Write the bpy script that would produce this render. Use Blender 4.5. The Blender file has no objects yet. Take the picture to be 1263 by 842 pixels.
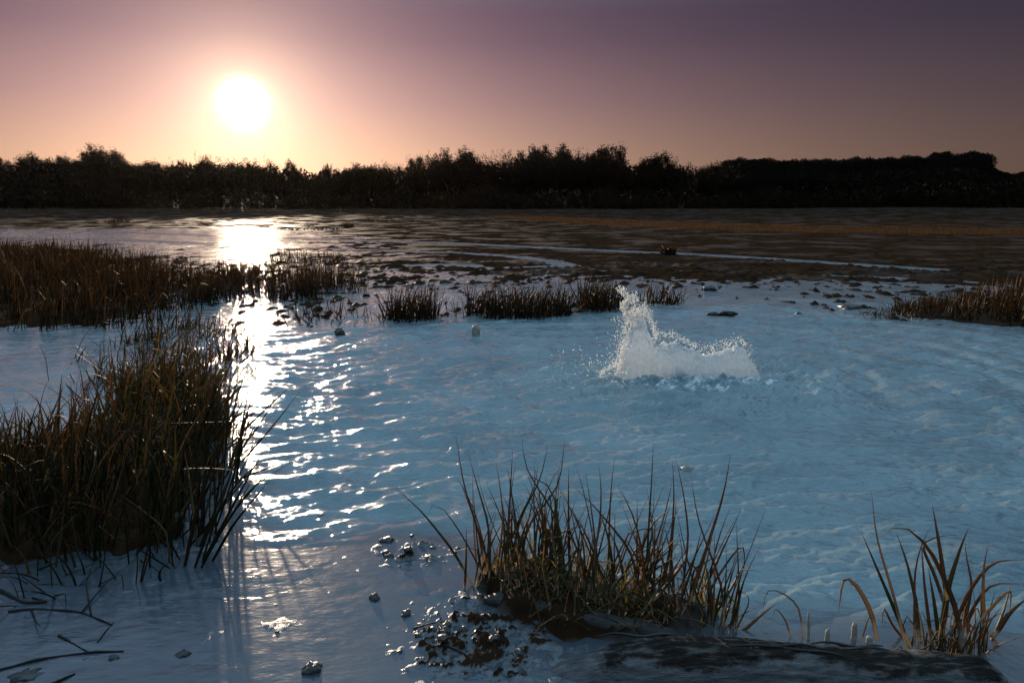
import bpy, math, random
import numpy as np
from mathutils import Vector

random.seed(7)
RNG = np.random.default_rng(11)
SC = bpy.context.scene
COL = SC.collection

# ------------------------------------------------------------------ camera
CAM_H = 1.3
FPX = 982.0                      # focal length in photo pixels (1263 wide)
PITCH = math.atan(167.0 / FPX)   # horizon at photo row 254
cam_d = bpy.data.cameras.new('camera')
cam_d.sensor_width = 36.0
cam_d.lens = 36.0 * FPX / 1263.0
cam_d.clip_start = 0.05
cam_d.clip_end = 6000.0
cam = bpy.data.objects.new('camera', cam_d)
COL.objects.link(cam)
cam.location = (0, 0, CAM_H)
cam.rotation_euler = (math.pi / 2 - PITCH, 0, 0)
SC.camera = cam
CF = np.array([0, math.cos(PITCH), -math.sin(PITCH)])
CU = np.array([0, math.sin(PITCH), math.cos(PITCH)])
CR = np.array([1.0, 0, 0])
CP = np.array([0, 0, CAM_H])


def ray(px, py):
    d = CF + (px - 631.5) / FPX * CR + (421.0 - py) / FPX * CU
    return d


def at(px, py, z=0.0):
    """photo pixel -> point on the level z"""
    d = ray(px, py)
    t = (z - CAM_H) / d[2]
    return CP + d * t


def atY(px, py, Y):
    """photo pixel -> point in the upright plane at distance Y"""
    d = ray(px, py)
    return CP + d * (Y / d[1])


def to_px(x, y, z=0.0):
    rx = x
    dz = z - CAM_H
    f = y * CF[1] + dz * CF[2]
    u = y * CU[1] + dz * CU[2]
    f = np.maximum(f, 1e-3)
    return 631.5 + FPX * rx / f, 421.0 - FPX * u / f


# ------------------------------------------------------------------ sun direction
sd = ray(300, 128)
SUN = sd / np.linalg.norm(sd)
SUN_EL = math.asin(SUN[2])
SUN_AZ = math.atan2(SUN[0], SUN[1])

# ------------------------------------------------------------------ world
world = bpy.data.worlds.new('World')
SC.world = world
world.use_nodes = True
nt = world.node_tree
nt.nodes.clear()


class NB:
    """tiny node-building helper"""

    def __init__(self, nt):
        self.nt = nt

    def n(self, typ, **kw):
        nd = self.nt.nodes.new(typ)
        for k, v in kw.items():
            setattr(nd, k, v)
        return nd

    def put(self, sock, v):
        if hasattr(v, 'is_output') or isinstance(v, bpy.types.NodeSocket):
            self.nt.links.new(v, sock)
        else:
            sock.default_value = v

    def m(self, op, a, b=None, c=None, clamp=False):
        nd = self.n('ShaderNodeMath', operation=op, use_clamp=clamp)
        self.put(nd.inputs[0], a)
        if b is not None:
            self.put(nd.inputs[1], b)
        if c is not None:
            self.put(nd.inputs[2], c)
        return nd.outputs[0]

    def v(self, op, a, b=None, scale=None):
        nd = self.n('ShaderNodeVectorMath', operation=op)
        self.put(nd.inputs[0], a)
        if b is not None:
            self.put(nd.inputs[1], b)
        if scale is not None:
            self.put(nd.inputs['Scale'], scale)
        return nd.outputs['Value'] if op in ('DOT_PRODUCT', 'LENGTH', 'DISTANCE') else nd.outputs['Vector']

    def ramp(self, fac, stops, interp='LINEAR'):
        nd = self.n('ShaderNodeValToRGB')
        cr = nd.color_ramp
        cr.interpolation = interp
        while len(cr.elements) < len(stops):
            cr.elements.new(0.5)
        for e, (p, c) in zip(cr.elements, stops):
            e.position = p
            e.color = (c[0], c[1], c[2], 1.0)
        self.put(nd.inputs[0], fac)
        return nd.outputs[0]

    def mix(self, fac, a, b):
        nd = self.n('ShaderNodeMix', data_type='RGBA')
        self.put(nd.inputs[0], fac)
        self.put(nd.inputs[6], a)
        self.put(nd.inputs[7], b)
        return nd.outputs[2]

    def noise(self, scale, detail=3.0, rough=0.55, vec=None, dims='3D'):
        nd = self.n('ShaderNodeTexNoise', noise_dimensions=dims)
        nd.inputs['Scale'].default_value = scale
        nd.inputs['Detail'].default_value = detail
        nd.inputs['Roughness'].default_value = rough
        if vec is not None:
            self.put(nd.inputs['Vector'], vec)
        return nd.outputs[0]

    def attr(self, name):
        nd = self.n('ShaderNodeAttribute', attribute_name=name)
        return nd.outputs['Fac']

    def remap(self, x, a, b, c=0.0, d=1.0):
        nd = self.n('ShaderNodeMapRange')
        self.put(nd.inputs[0], x)
        for i, q in enumerate((a, b, c, d)):
            nd.inputs[1 + i].default_value = q
        return nd.outputs[0]


w = NB(nt)
tc = w.n('ShaderNodeTexCoord')
dirn = w.v('NORMALIZE', tc.outputs['Generated'])
sep = w.n('ShaderNodeSeparateXYZ')
w.put(sep.inputs[0], dirn)
zz = w.m('MAXIMUM', sep.outputs[2], 0.0)
dot = w.v('DOT_PRODUCT', dirn, tuple(SUN))
ang = w.m('ARCCOSINE', w.m('MINIMUM', dot, 1.0))            # radians from the sun


def expo(k):
    return w.m('EXPONENT', w.m('MULTIPLY', ang, -1.0 / k))


def gauss(k):
    q = w.m('DIVIDE', ang, k)
    return w.m('EXPONENT', w.m('MULTIPLY', w.m('MULTIPLY', q, q), -1.0))


# warm evening band on the sun's side: rosy at the horizon, violet higher up
band = w.ramp(zz, [(0.0, (0.76, 0.43, 0.29)), (0.06, (0.64, 0.36, 0.285)), (0.12, (0.38, 0.200, 0.232)),
                   (0.19, (0.168, 0.080, 0.146)), (0.26, (0.085, 0.042, 0.105)), (0.40, (0.08, 0.06, 0.12)),
                   (0.7, (0.06, 0.07, 0.15)), (1.0, (0.04, 0.055, 0.13))])
band = w.v('SCALE', band, scale=w.m('ADD', w.m('MULTIPLY', expo(math.radians(18.5)), 1.32), 0.012))
# clear blue high sky
high = w.ramp(zz, [(0.0, (0.016, 0.010, 0.013)), (0.22, (0.010, 0.008, 0.017)), (0.40, (0.13, 0.17, 0.24)),
                   (0.65, (0.25, 0.42, 0.56)), (1.0, (0.29, 0.50, 0.67))])
sky = w.n('ShaderNodeTexSky', sky_type='NISHITA')
sky.sun_disc = False
sky.sun_elevation = SUN_EL
sky.sun_rotation = SUN_AZ
sky.dust_density = 1.5
nish = w.v('SCALE', sky.outputs[0], scale=0.004)
core = w.v('SCALE', (1.0, 0.93, 0.82), scale=w.m('MULTIPLY', gauss(0.016), 5.0))
glow1 = w.v('SCALE', (1.0, 0.71, 0.38), scale=w.m('MULTIPLY', expo(0.038), 1.0))
glow2 = w.v('SCALE', (1.0, 0.66, 0.42), scale=w.m('MULTIPLY', expo(0.10), 0.24))
tot = w.v('ADD', band, high)
tot = w.v('ADD', tot, nish)
tot = w.v('ADD', tot, core)
tot = w.v('ADD', tot, glow1)
tot = w.v('ADD', tot, glow2)
bg = w.n('ShaderNodeBackground')
bg.inputs['Strength'].default_value = 1.0
w.put(bg.inputs['Color'], tot)
wo = w.n('ShaderNodeOutputWorld')
nt.links.new(bg.outputs[0], wo.inputs[0])
world.cycles.sampling_method = 'MANUAL'
world.cycles.sample_map_resolution = 1024

# ------------------------------------------------------------------ sun lamp, exposure
sl = bpy.data.lights.new('sun', 'SUN')
sl.energy = 4.2
sl.angle = math.radians(0.53)
sl.color = (1.0, 0.78, 0.56)
so = bpy.data.objects.new('sun', sl)
COL.objects.link(so)
so.rotation_euler = Vector((-SUN[0], -SUN[1], -SUN[2])).to_track_quat('-Z', 'Y').to_euler()
so.location = (-20, 60, 20)
SC.view_settings.view_transform = 'Standard'
SC.view_settings.look = 'None'
SC.view_settings.exposure = 0.35
SC.view_settings.gamma = 1.0
SC.render.engine = 'CYCLES'
SC.cycles.use_denoising = True
SC.cycles.max_bounces = 14
SC.cycles.diffuse_bounces = 8
SC.cycles.transmission_bounces = 10
SC.cycles.sample_clamp_indirect = 8.0

# ------------------------------------------------------------------ helpers
_perm = np.random.default_rng(3).permutation(256)
_perm = np.concatenate([_perm, _perm, _perm])
_ga = np.random.default_rng(4).uniform(0, 2 * np.pi, 256)
_gx, _gy = np.cos(_ga), np.sin(_ga)


def pn(x, y, seed=0):
    """gradient noise, about -0.7..0.7"""
    x = np.asarray(x, float) + seed * 17.31
    y = np.asarray(y, float) + seed * 9.77
    xi = np.floor(x).astype(int)
    yi = np.floor(y).astype(int)
    xf, yf = x - xi, y - yi
    u = xf * xf * xf * (xf * (xf * 6 - 15) + 10)
    v = yf * yf * yf * (yf * (yf * 6 - 15) + 10)
    xi &= 255
    yi &= 255

    def g(ix, iy, fx, fy):
        h = _perm[_perm[ix & 255] + (iy & 255)]
        return _gx[h] * fx + _gy[h] * fy
    a = g(xi, yi, xf, yf)
    b = g(xi + 1, yi, xf - 1, yf)
    c = g(xi, yi + 1, xf, yf - 1)
    d = g(xi + 1, yi + 1, xf - 1, yf - 1)
    return (a + (b - a) * u) + ((c + (d - c) * u) - (a + (b - a) * u)) * v


def fbm(x, y, oct=4, seed=0, gain=0.5, lac=2.03):
    s = 0
    a = 1.0
    for k in range(oct):
        s = s + a * pn(x * lac ** k, y * lac ** k, seed + k * 3)
        a *= gain
    return s


def sstep(a, b, x):
    t = np.clip((x - a) / (b - a), 0, 1)
    return t * t * (3 - 2 * t)


def poly_sd(P, x, y):
    """signed distance to polygon, positive inside"""
    P = np.asarray(P)[:, :2]
    d = np.full(x.shape, 1e9)
    ins = np.zeros(x.shape, bool)
    n = len(P)
    for i in range(n):
        ax, ay = P[i]
        bx, by = P[(i + 1) % n]
        ex, ey = bx - ax, by - ay
        t = np.clip(((x - ax) * ex + (y - ay) * ey) / (ex * ex + ey * ey + 1e-12), 0, 1)
        d = np.minimum(d, (x - ax - t * ex) ** 2 + (y - ay - t * ey) ** 2)
        c = ((ay > y) != (by > y)) & (x < ex * (y - ay) / (by - ay + 1e-12) + ax)
        ins ^= c
    d = np.sqrt(d)
    return np.where(ins, d, -d)


def px_poly(pts):
    return [at(a, b)[:2] for a, b in pts]


def mk(name, V, F, mat, parent=None, attrs=None, smooth=True):
    V = np.asarray(V, dtype=np.float32)
    if not isinstance(F, (list, tuple)):
        F = [F]
    me = bpy.data.meshes.new(name)
    me.vertices.add(len(V))
    me.vertices.foreach_set('co', V.ravel())
    li = np.concatenate([np.asarray(f, dtype=np.int32).ravel() for f in F])
    cnt = np.concatenate([np.full(len(f), np.asarray(f).shape[1], dtype=np.int32) for f in F])
    st = np.concatenate([[0], np.cumsum(cnt)[:-1]]).astype(np.int32)
    me.loops.add(len(li))
    me.loops.foreach_set('vertex_index', li)
    me.polygons.add(len(cnt))
    me.polygons.foreach_set('loop_start', st)
    me.update(calc_edges=True)
    me.polygons.foreach_set('use_smooth', np.full(len(cnt), smooth))
    for k, a in (attrs or {}).items():
        at_ = me.attributes.new(k, 'FLOAT', 'POINT')
        at_.data.foreach_set('value', np.asarray(a, dtype=np.float32).ravel())
    me.validate()
    if mat is not None:
        me.materials.append(mat)
    return link(name, me, parent)


def link(name, me, parent=None):
    o = bpy.data.objects.new(name, me)
    COL.objects.link(o)
    if parent is not None:
        o.parent = parent
    return o


def tag(o, label=None, cat=None, group=None, kind=None):
    if label:
        o['label'] = label
    if cat:
        o['category'] = cat
    if group:
        o['group'] = group
    if kind:
        o['kind'] = kind
    return o


def empty(name, loc=(0, 0, 0)):
    o = bpy.data.objects.new(name, None)
    o.empty_display_size = 0.1
    COL.objects.link(o)
    o.location = loc
    return o


def grid_faces(nr, nc):
    i = np.arange(nr - 1)[:, None] * nc + np.arange(nc - 1)[None, :]
    i = i.ravel()
    return np.stack([i, i + 1, i + nc + 1, i + nc], 1)


def tube(pts, rad, sides=6, cap=True):
    """tube along a polyline; returns V,F lists"""
    pts = np.asarray(pts, float)
    rad = np.broadcast_to(np.asarray(rad, float), (len(pts),))
    tan = np.gradient(pts, axis=0)
    tan /= np.linalg.norm(tan, axis=1)[:, None] + 1e-9
    ref = np.array([0.31, 0.17, 0.93]) if abs(tan[:, 2]).mean() < 0.8 else np.array([1.0, 0.1, 0])
    a = np.cross(tan, ref)
    a /= np.linalg.norm(a, axis=1)[:, None] + 1e-9
    b = np.cross(tan, a)
    th = np.linspace(0, 2 * np.pi, sides, endpoint=False)
    V = pts[:, None, :] + rad[:, None, None] * (np.cos(th)[None, :, None] * a[:, None, :] + np.sin(th)[None, :, None] * b[:, None, :])
    V = V.reshape(-1, 3)
    F = []
    for i in range(len(pts) - 1):
        for k in range(sides):
            k2 = (k + 1) % sides
            F.append((i * sides + k, i * sides + k2, (i + 1) * sides + k2, (i + 1) * sides + k))
    T = []
    if cap:
        n = len(V)
        V = np.vstack([V, pts[0], pts[-1]])
        e = (len(pts) - 1) * sides
        for k in range(sides):
            k2 = (k + 1) % sides
            T.append((k2, k, n))
            T.append((e + k, e + k2, n + 1))
    return V, np.array(F), np.array(T, dtype=int).reshape(-1, 3)


class Merge:
    def __init__(self):
        self.V, self.Q, self.T, self.n = [], [], [], 0
        self.A = {}

    def add(self, V, Q=None, T=None, **attrs):
        V = np.asarray(V)
        if Q is not None and len(Q):
            self.Q.append(np.asarray(Q) + self.n)
        if T is not None and len(T):
            self.T.append(np.asarray(T) + self.n)
        self.V.append(V)
        for k, a in attrs.items():
            self.A.setdefault(k, []).append(np.broadcast_to(np.asarray(a, float), (len(V),)))
        self.n += len(V)

    def build(self, name, mat, parent=None, smooth=True):
        F = []
        if self.Q:
            F.append(np.vstack(self.Q))
        if self.T:
            F.append(np.vstack(self.T))
        return mk(name, np.vstack(self.V), F, mat, parent, {k: np.concatenate(a) for k, a in self.A.items()}, smooth)


# ------------------------------------------------------------------ materials
def new_mat(name):
    m = bpy.data.materials.new(name)
    m.use_nodes = True
    m.node_tree.nodes.clear()
    b = NB(m.node_tree)
    out = b.n('ShaderNodeOutputMaterial')
    return m, b, out


def principled(b, color, rough, **kw):
    p = b.n('ShaderNodeBsdfPrincipled')
    b.put(p.inputs['Base Color'], color)
    b.put(p.inputs['Roughness'], rough)
    for k, v in kw.items():
        b.put(p.inputs[k], v)
    return p


def bump(b, h, strength, dist):
    n = b.n('ShaderNodeBump')
    n.inputs['Strength'].default_value = strength
    n.inputs['Distance'].default_value = dist
    b.put(n.inputs['Height'], h)
    return n.outputs[0]


def C(r, g, bl):
    return (r, g, bl, 1.0)


def mat_water():
    m, b, out = new_mat('milky_water')
    tcn = b.n('ShaderNodeTexCoord').outputs['Object']
    sediment = b.noise(1.3, 4, 0.6, tcn)
    col = b.ramp(sediment, [(0.3, (0.125, 0.205, 0.235)), (0.7, (0.260, 0.345, 0.370))])
    mp = b.n('ShaderNodeMapping')
    mp.inputs['Scale'].default_value = (0.7, 1.4, 1.0)
    mp.inputs['Rotation'].default_value = (0, 0, -0.3)
    b.put(mp.inputs[0], tcn)
    n1 = b.noise(42.0, 3, 0.65, mp.outputs[0])
    n2 = b.noise(13.0, 3, 0.55, mp.outputs[0])
    h = b.m('ADD', b.m('MULTIPLY', n1, 0.25), n2)
    calm = b.attr('wave')
    nb = b.n('ShaderNodeBump')
    b.put(nb.inputs['Strength'], b.remap(calm, 0, 1, 0.10, 0.8))
    nb.inputs['Distance'].default_value = 0.030
    b.put(nb.inputs['Height'], h)
    col = b.mix(b.remap(b.m('ADD', b.attr('film'), b.m('MULTIPLY', b.m('SUBTRACT', sediment, 0.5), 0.3)), 0.15, 0.95, 0.0, 1.0), col, C(0.068, 0.090, 0.112))
    p = principled(b, col, b.remap(calm, 0.0, 0.3, 0.16, 0.06), IOR=1.75)
    p.inputs['Subsurface Weight'].default_value = 0.45
    p.inputs['Subsurface Radius'].default_value = (0.7, 1.0, 1.0)
    p.inputs['Subsurface Scale'].default_value = 0.05
    b.put(p.inputs['Normal'], nb.outputs[0])
    b.nt.links.new(p.outputs[0], out.inputs[0])
    return m


def mat_ground():
    m, b, out = new_mat('mud_ground')
    tcn = b.n('ShaderNodeTexCoord').outputs['Object']
    n1 = b.noise(2.2, 6, 0.62, tcn)
    n2 = b.noise(24.0, 5, 0.6, tcn)
    dark = b.ramp(n1, [(0.3, (0.015, 0.008, 0.005)), (0.55, (0.038, 0.021, 0.012)), (0.75, (0.070, 0.042, 0.025))])
    pale = b.ramp(n2, [(0.3, (0.09, 0.095, 0.105)), (0.6, (0.20, 0.21, 0.23))])
    fac = b.remap(b.m('ADD', b.attr('pale'), b.m('MULTIPLY', b.m('SUBTRACT', n1, 0.5), 0.9)), 0.35, 0.75)
    col = b.mix(fac, dark, pale)
    p = principled(b, col, b.remap(n2, 0.3, 0.7, 0.42, 0.75), IOR=1.35)
    b.put(p.inputs['Roughness'], b.mix(fac, b.remap(n2, 0.3, 0.7, 0.45, 0.75), b.remap(n2, 0.3, 0.7, 0.24, 0.55)))
    b.put(p.inputs['Specular IOR Level'], b.m('ADD', b.remap(fac, 0, 1, 0.0, 0.35), b.remap(b.noise(0.5, 4, 0.6, tcn), 0.52, 0.66, 0.0, 0.10)))
    b.put(p.inputs['Normal'], bump(b, b.m('ADD', b.m('ADD', n1, b.m('MULTIPLY', n2, 0.4)), b.m('MULTIPLY', b.noise(90.0, 4, 0.65, tcn), 0.25)), 0.6, 0.03))
    b.nt.links.new(p.outputs[0], out.inputs[0])
    return m


def mat_blade(name, stops, muddy=0.0, translucent=0.35, tipc=(0.12, 0.068, 0.03)):
    m, b, out = new_mat(name)
    col = b.ramp(b.attr('rnd'), stops)
    t = b.attr('t')
    col = b.mix(b.remap(t, 0.45, 1.0, 0.0, 0.65), col, C(*tipc))
    if muddy > 0:
        g = b.n('ShaderNodeNewGeometry').outputs['Position']
        k = b.m('ADD', t, b.m('MULTIPLY', b.m('SUBTRACT', b.noise(45.0, 3, 0.6, g), 0.5), 0.25))
        col = b.mix(b.remap(k, muddy * 0.55, muddy, 1.0, 0.0), col, C(0.40, 0.38, 0.33))
    p = principled(b, col, 0.55)
    p.inputs['Specular IOR Level'].default_value = 0.25 if translucent > 0.3 else (0.0 if name.startswith('dry') else 0.08)
    tr = b.n('ShaderNodeBsdfTranslucent')
    b.put(tr.inputs[0], b.v('MULTIPLY', col, (1.5, 1.25, 0.7)))
    mx = b.n('ShaderNodeMixShader')
    mx.inputs[0].default_value = translucent
    b.nt.links.new(p.outputs[0], mx.inputs[1])
    b.nt.links.new(tr.outputs[0], mx.inputs[2])
    b.nt.links.new(mx.outputs[0], out.inputs[0])
    return m


GREENS = [(0.0, (0.014, 0.018, 0.007)), (0.35, (0.028, 0.030, 0.011)), (0.5, (0.045, 0.028, 0.013)),
          (0.72, (0.080, 0.040, 0.018)), (0.88, (0.030, 0.018, 0.010)), (1.0, (0.170, 0.115, 0.055))]
BROWNS = [(0.0, (0.009, 0.007, 0.004)), (0.5, (0.020, 0.012, 0.006)), (0.85, (0.038, 0.020, 0.009)), (1.0, (0.085, 0.052, 0.024))]
M_RUSH = mat_blade('rush_blade', GREENS, muddy=0.0, translucent=0.22, tipc=(0.075, 0.044, 0.020))
NEAR = [(0.0, (0.050, 0.062, 0.022)), (0.35, (0.095, 0.095, 0.036)), (0.5, (0.140, 0.085, 0.040)),
        (0.72, (0.175, 0.092, 0.042)), (0.88, (0.090, 0.055, 0.030)), (1.0, (0.36, 0.26, 0.14))]
M_RUSHM = mat_blade('rush_blade_mud_coated_base', NEAR, muddy=0.20, translucent=0.42, tipc=(0.22, 0.135, 0.065))
M_REED = mat_blade('reed_blade', BROWNS, translucent=0.22, tipc=(0.05, 0.028, 0.013))
M_DRY = mat_blade('dry_grass_blade', [(0.0, (0.065, 0.038, 0.020)), (1.0, (0.115, 0.070, 0.038))], translucent=0.28, tipc=(0.095, 0.057, 0.031))


def mat_simple(name, stops, scale, rough, bstr=0.4, bdist=0.01, detail=5, stretch=None, spec=0.5):
    m, b, out = new_mat(name)
    tcn = b.n('ShaderNodeTexCoord').outputs['Object']
    if stretch:
        mp = b.n('ShaderNodeMapping')
        mp.inputs['Scale'].default_value = stretch
        b.put(mp.inputs[0], tcn)
        tcn = mp.outputs[0]
    n = b.noise(scale, detail, 0.62, tcn)
    p = principled(b, b.ramp(n, stops), rough)
    p.inputs['Specular IOR Level'].default_value = spec
    b.put(p.inputs['Normal'], bump(b, n, bstr, bdist))
    b.nt.links.new(p.outputs[0], out.inputs[0])
    return m


M_WATER = mat_water()
M_GROUND = mat_ground()
M_BARK = mat_simple('tree_bark', [(0.3, (0.012, 0.009, 0.007)), (0.7, (0.03, 0.022, 0.017))], 3, 0.9)
M_CLOD = mat_simple('wet_mud_clod', [(0.3, (0.022, 0.018, 0.017)), (0.7, (0.085, 0.080, 0.080))], 30, 0.42, 0.7, 0.01)
M_STICK = mat_simple('wet_stick', [(0.3, (0.008, 0.006, 0.006)), (0.7, (0.030, 0.024, 0.020))], 40, 0.6, 0.5, 0.004, spec=0.2)


def mat_log():
    m, b, out = new_mat('weathered_log')
    tcn = b.n('ShaderNodeTexCoord').outputs['Object']
    mp = b.n('ShaderNodeMapping')
    mp.inputs['Scale'].default_value = (2.2, 10.0, 10.0)
    b.put(mp.inputs[0], tcn)
    grain = b.noise(5.0, 6, 0.7, mp.outputs[0])
    patch = b.noise(7.0, 5, 0.65, tcn)
    sp = b.n('ShaderNodeSeparateXYZ')
    b.put(sp.inputs[0], tcn)
    bark = b.m('ADD', b.remap(sp.outputs[2], 0.02, 0.09, -0.28, 0.22), patch)
    wood = b.ramp(grain, [(0.3, (0.05, 0.05, 0.055)), (0.55, (0.16, 0.155, 0.16)), (0.75, (0.26, 0.255, 0.26))])
    dark = b.ramp(grain, [(0.35, (0.008, 0.006, 0.006)), (0.52, (0.030, 0.022, 0.018)), (0.64, (0.13, 0.12, 0.115))])
    col = b.mix(b.remap(bark, 0.44, 0.54), wood, dark)
    p = principled(b, col, 0.8)
    p.inputs['Specular IOR Level'].default_value = 0.2
    b.put(p.inputs['Normal'], bump(b, b.m('ADD', grain, patch), 0.9, 0.02))
    b.nt.links.new(p.outputs[0], out.inputs[0])
    return m


M_LOG = mat_log()
M_ROOT = mat_simple('dark_rotten_wood', [(0.3, (0.010, 0.008, 0.008)), (0.7, (0.05, 0.042, 0.04))], 14, 0.6, 0.9, 0.01, stretch=(0.5, 2, 2))
M_MUDDY = mat_simple('mud_coated_stump', [(0.3, (0.16, 0.15, 0.13)), (0.7, (0.42, 0.39, 0.33))], 30, 0.6, 0.5, 0.004)


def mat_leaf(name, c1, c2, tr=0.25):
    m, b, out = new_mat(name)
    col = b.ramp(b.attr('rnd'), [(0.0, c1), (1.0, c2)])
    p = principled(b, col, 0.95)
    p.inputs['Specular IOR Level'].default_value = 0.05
    t = b.n('ShaderNodeBsdfTranslucent')
    b.put(t.inputs[0], col)
    mx = b.n('ShaderNodeMixShader')
    mx.inputs[0].default_value = tr
    b.nt.links.new(p.outputs[0], mx.inputs[1])
    b.nt.links.new(t.outputs[0], mx.inputs[2])
    b.nt.links.new(mx.outputs[0], out.inputs[0])
    return m


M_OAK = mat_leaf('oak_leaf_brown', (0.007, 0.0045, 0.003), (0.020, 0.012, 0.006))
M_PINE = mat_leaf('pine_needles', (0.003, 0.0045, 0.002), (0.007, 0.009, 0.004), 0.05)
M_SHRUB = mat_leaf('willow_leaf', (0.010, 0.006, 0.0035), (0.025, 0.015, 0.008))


def mat_foam():
    m, b, out = new_mat('white_foaming_water')
    g = b.n('ShaderNodeTexCoord').outputs['Object']
    n = b.noise(26.0, 4, 0.65, g)
    p = principled(b, b.ramp(n, [(0.3, (0.78, 0.83, 0.86)), (0.7, (0.93, 0.93, 0.93))]), 0.5, IOR=1.33)
    b.put(p.inputs['Normal'], bump(b, n, 0.6, 0.012))
    t = b.n('ShaderNodeBsdfTranslucent')
    t.inputs[0].default_value = C(0.96, 0.96, 0.94)
    mx = b.n('ShaderNodeMixShader')
    mx.inputs[0].default_value = 0.88
    b.nt.links.new(p.outputs[0], mx.inputs[1])
    b.nt.links.new(t.outputs[0], mx.inputs[2])
    b.nt.links.new(mx.outputs[0], out.inputs[0])
    return m


M_FOAM = mat_foam()


def mat_mound():
    m, b, out = new_mat('frothing_mound')
    g = b.n('ShaderNodeTexCoord').outputs['Object']
    n = b.noise(42.0, 5, 0.7, g)
    nrm = bump(b, n, 0.35, 0.010)
    col = b.ramp(n, [(0.3, (0.92, 0.95, 0.97)), (0.7, (0.985, 0.985, 0.985))])
    p = principled(b, col, 0.3, IOR=1.33)
    b.put(p.inputs['Normal'], nrm)
    t = b.n('ShaderNodeBsdfTranslucent')
    b.put(t.inputs[0], col)
    b.put(t.inputs[1], nrm)
    mx = b.n('ShaderNodeMixShader')
    mx.inputs[0].default_value = 0.55
    b.nt.links.new(p.outputs[0], mx.inputs[1])
    b.nt.links.new(t.outputs[0], mx.inputs[2])
    b.nt.links.new(mx.outputs[0], out.inputs[0])
    return m


M_MOUND = mat_mound()

# ------------------------------------------------------------------ ground relief
POOL = px_poly([(300, 410), (440, 402), (540, 396), (640, 390), (740, 383), (850, 376), (950, 372), (1040, 386), (1120, 398),
                (1263, 412), (1500, 440), (2000, 640), (1500, 840), (1263, 806), (1100, 796), (930, 790), (800, 778),
                (700, 752), (610, 712), (560, 682), (480, 668), (400, 690), (300, 684), (272, 640), (280, 560), (284, 480), (280, 440)])
LEFT_ISLE = px_poly([(-300, 705), (-300, 560), (0, 552), (80, 530), (120, 500), (200, 470), (268, 470), (285, 520), (272, 600), (235, 680), (160, 690), (80, 700)])
CENTRE_ISLE = px_poly([(575, 722), (600, 694), (680, 690), (770, 716), (880, 750), (915, 782), (800, 800), (690, 800), (610, 760)])
RIGHT_BANK = px_poly([(1052, 388), (1110, 376), (1180, 366), (1263, 352), (1500, 350), (1700, 420), (1400, 424), (1263, 408), (1150, 398)])
REED_ISLE = px_poly([(-300, 412), (-300, 300), (0, 300), (130, 306), (240, 336), (270, 372), (200, 404), (90, 414)])
CLUMPS = [((505, 392), 42, 6), ((632, 386), 68, 6), ((735, 379), 36, 5), ((815, 373), 34, 3), ((400, 362), 60, 4), ((330, 345), 60, 5)]

TPY = np.array([200, 262, 268, 274, 279, 285, 292, 298, 305, 315, 325, 333, 340, 346, 355, 400, 900.0])
TPX = np.array([0, 300, 450, 650, 850, 1050, 1263.0])
TB = np.array([
    [45, 45, 45, 45, 50, 60, 60],
    [45, 45, 45, 45, 50, 60, 60],
    [20, 20, 20, 22, 30, 40, 45],
    [5, 4, 5, 9, 14, 26, 34],
    [1.2, 1.0, 2, 2.5, 4, 8, 14],
    [-.6, -1.2, .8, 2, 2.2, 3, 4],
    [-1.2, -1.4, .4, 2, 2.2, 3, 3],
    [-.6, -1.2, 0, 2, 2.2, 3, 3],
    [-.2, -.6, .2, 1.5, 2.2, 2.5, 3],
    [-.4, -.6, .1, 1.2, 2.2, 2.5, 3],
    [-.6, -.6, .0, 1.1, 2.0, 2.4, 3],
    [-1, -.9, -.2, .7, 1.4, 2.0, 2.6],
    [-1.4, -1.3, -.6, .1, .7, 1.2, 2.0],
    [-1.9, -1.9, -1.2, -.8, -.4, 0, .9],
    [-2.5, -2.5, -2.4, -2.4, -2.6, -2, -.4],
    [-3, -3, -3, -3, -4, -4, -4],
    [-1.5, -1.5, -1.5, -1.5, -1.5, -1.5, -1.5]]) * 0.01
# open channels on the flats: pixel polylines with half width in metres
CHANNELS = [
    ([(-200, 281), (100, 285), (300, 292), (420, 296), (560, 300), (640, 304), (720, 308), (840, 313), (960, 320), (1080, 328), (1160, 333)], 0.45),
    ([(380, 306), (480, 309), (570, 312), (640, 317), (684, 323), (700, 328), (660, 329)], 0.26),
    ([(420, 273.4), (560, 274), (640, 274.6), (760, 276)], 1.3),
    ([(60, 271.0), (140, 271.4)], 1.4),
    ([(510, 327.5), (545, 327), (572, 327.5)], 0.38),
    ([(1030, 340), (1110, 343)], 0.15),
    ([(-200, 291), (150, 296), (300, 303)], 0.5),
]
CH = [(np.array([at(a, b)[:2] for a, b in pl]), hw) for pl, hw in CHANNELS]


def polyline_d(P, x, y):
    d = np.full(x.shape, 1e9)
    for (ax, ay), (bx, by) in zip(P[:-1], P[1:]):
        ex, ey = bx - ax, by - ay
        t = np.clip(((x - ax) * ex + (y - ay) * ey) / (ex * ex + ey * ey), 0, 1)
        d = np.minimum(d, (x - ax - t * ex) ** 2 + (y - ay - t * ey) ** 2)
    return np.sqrt(d)


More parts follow.
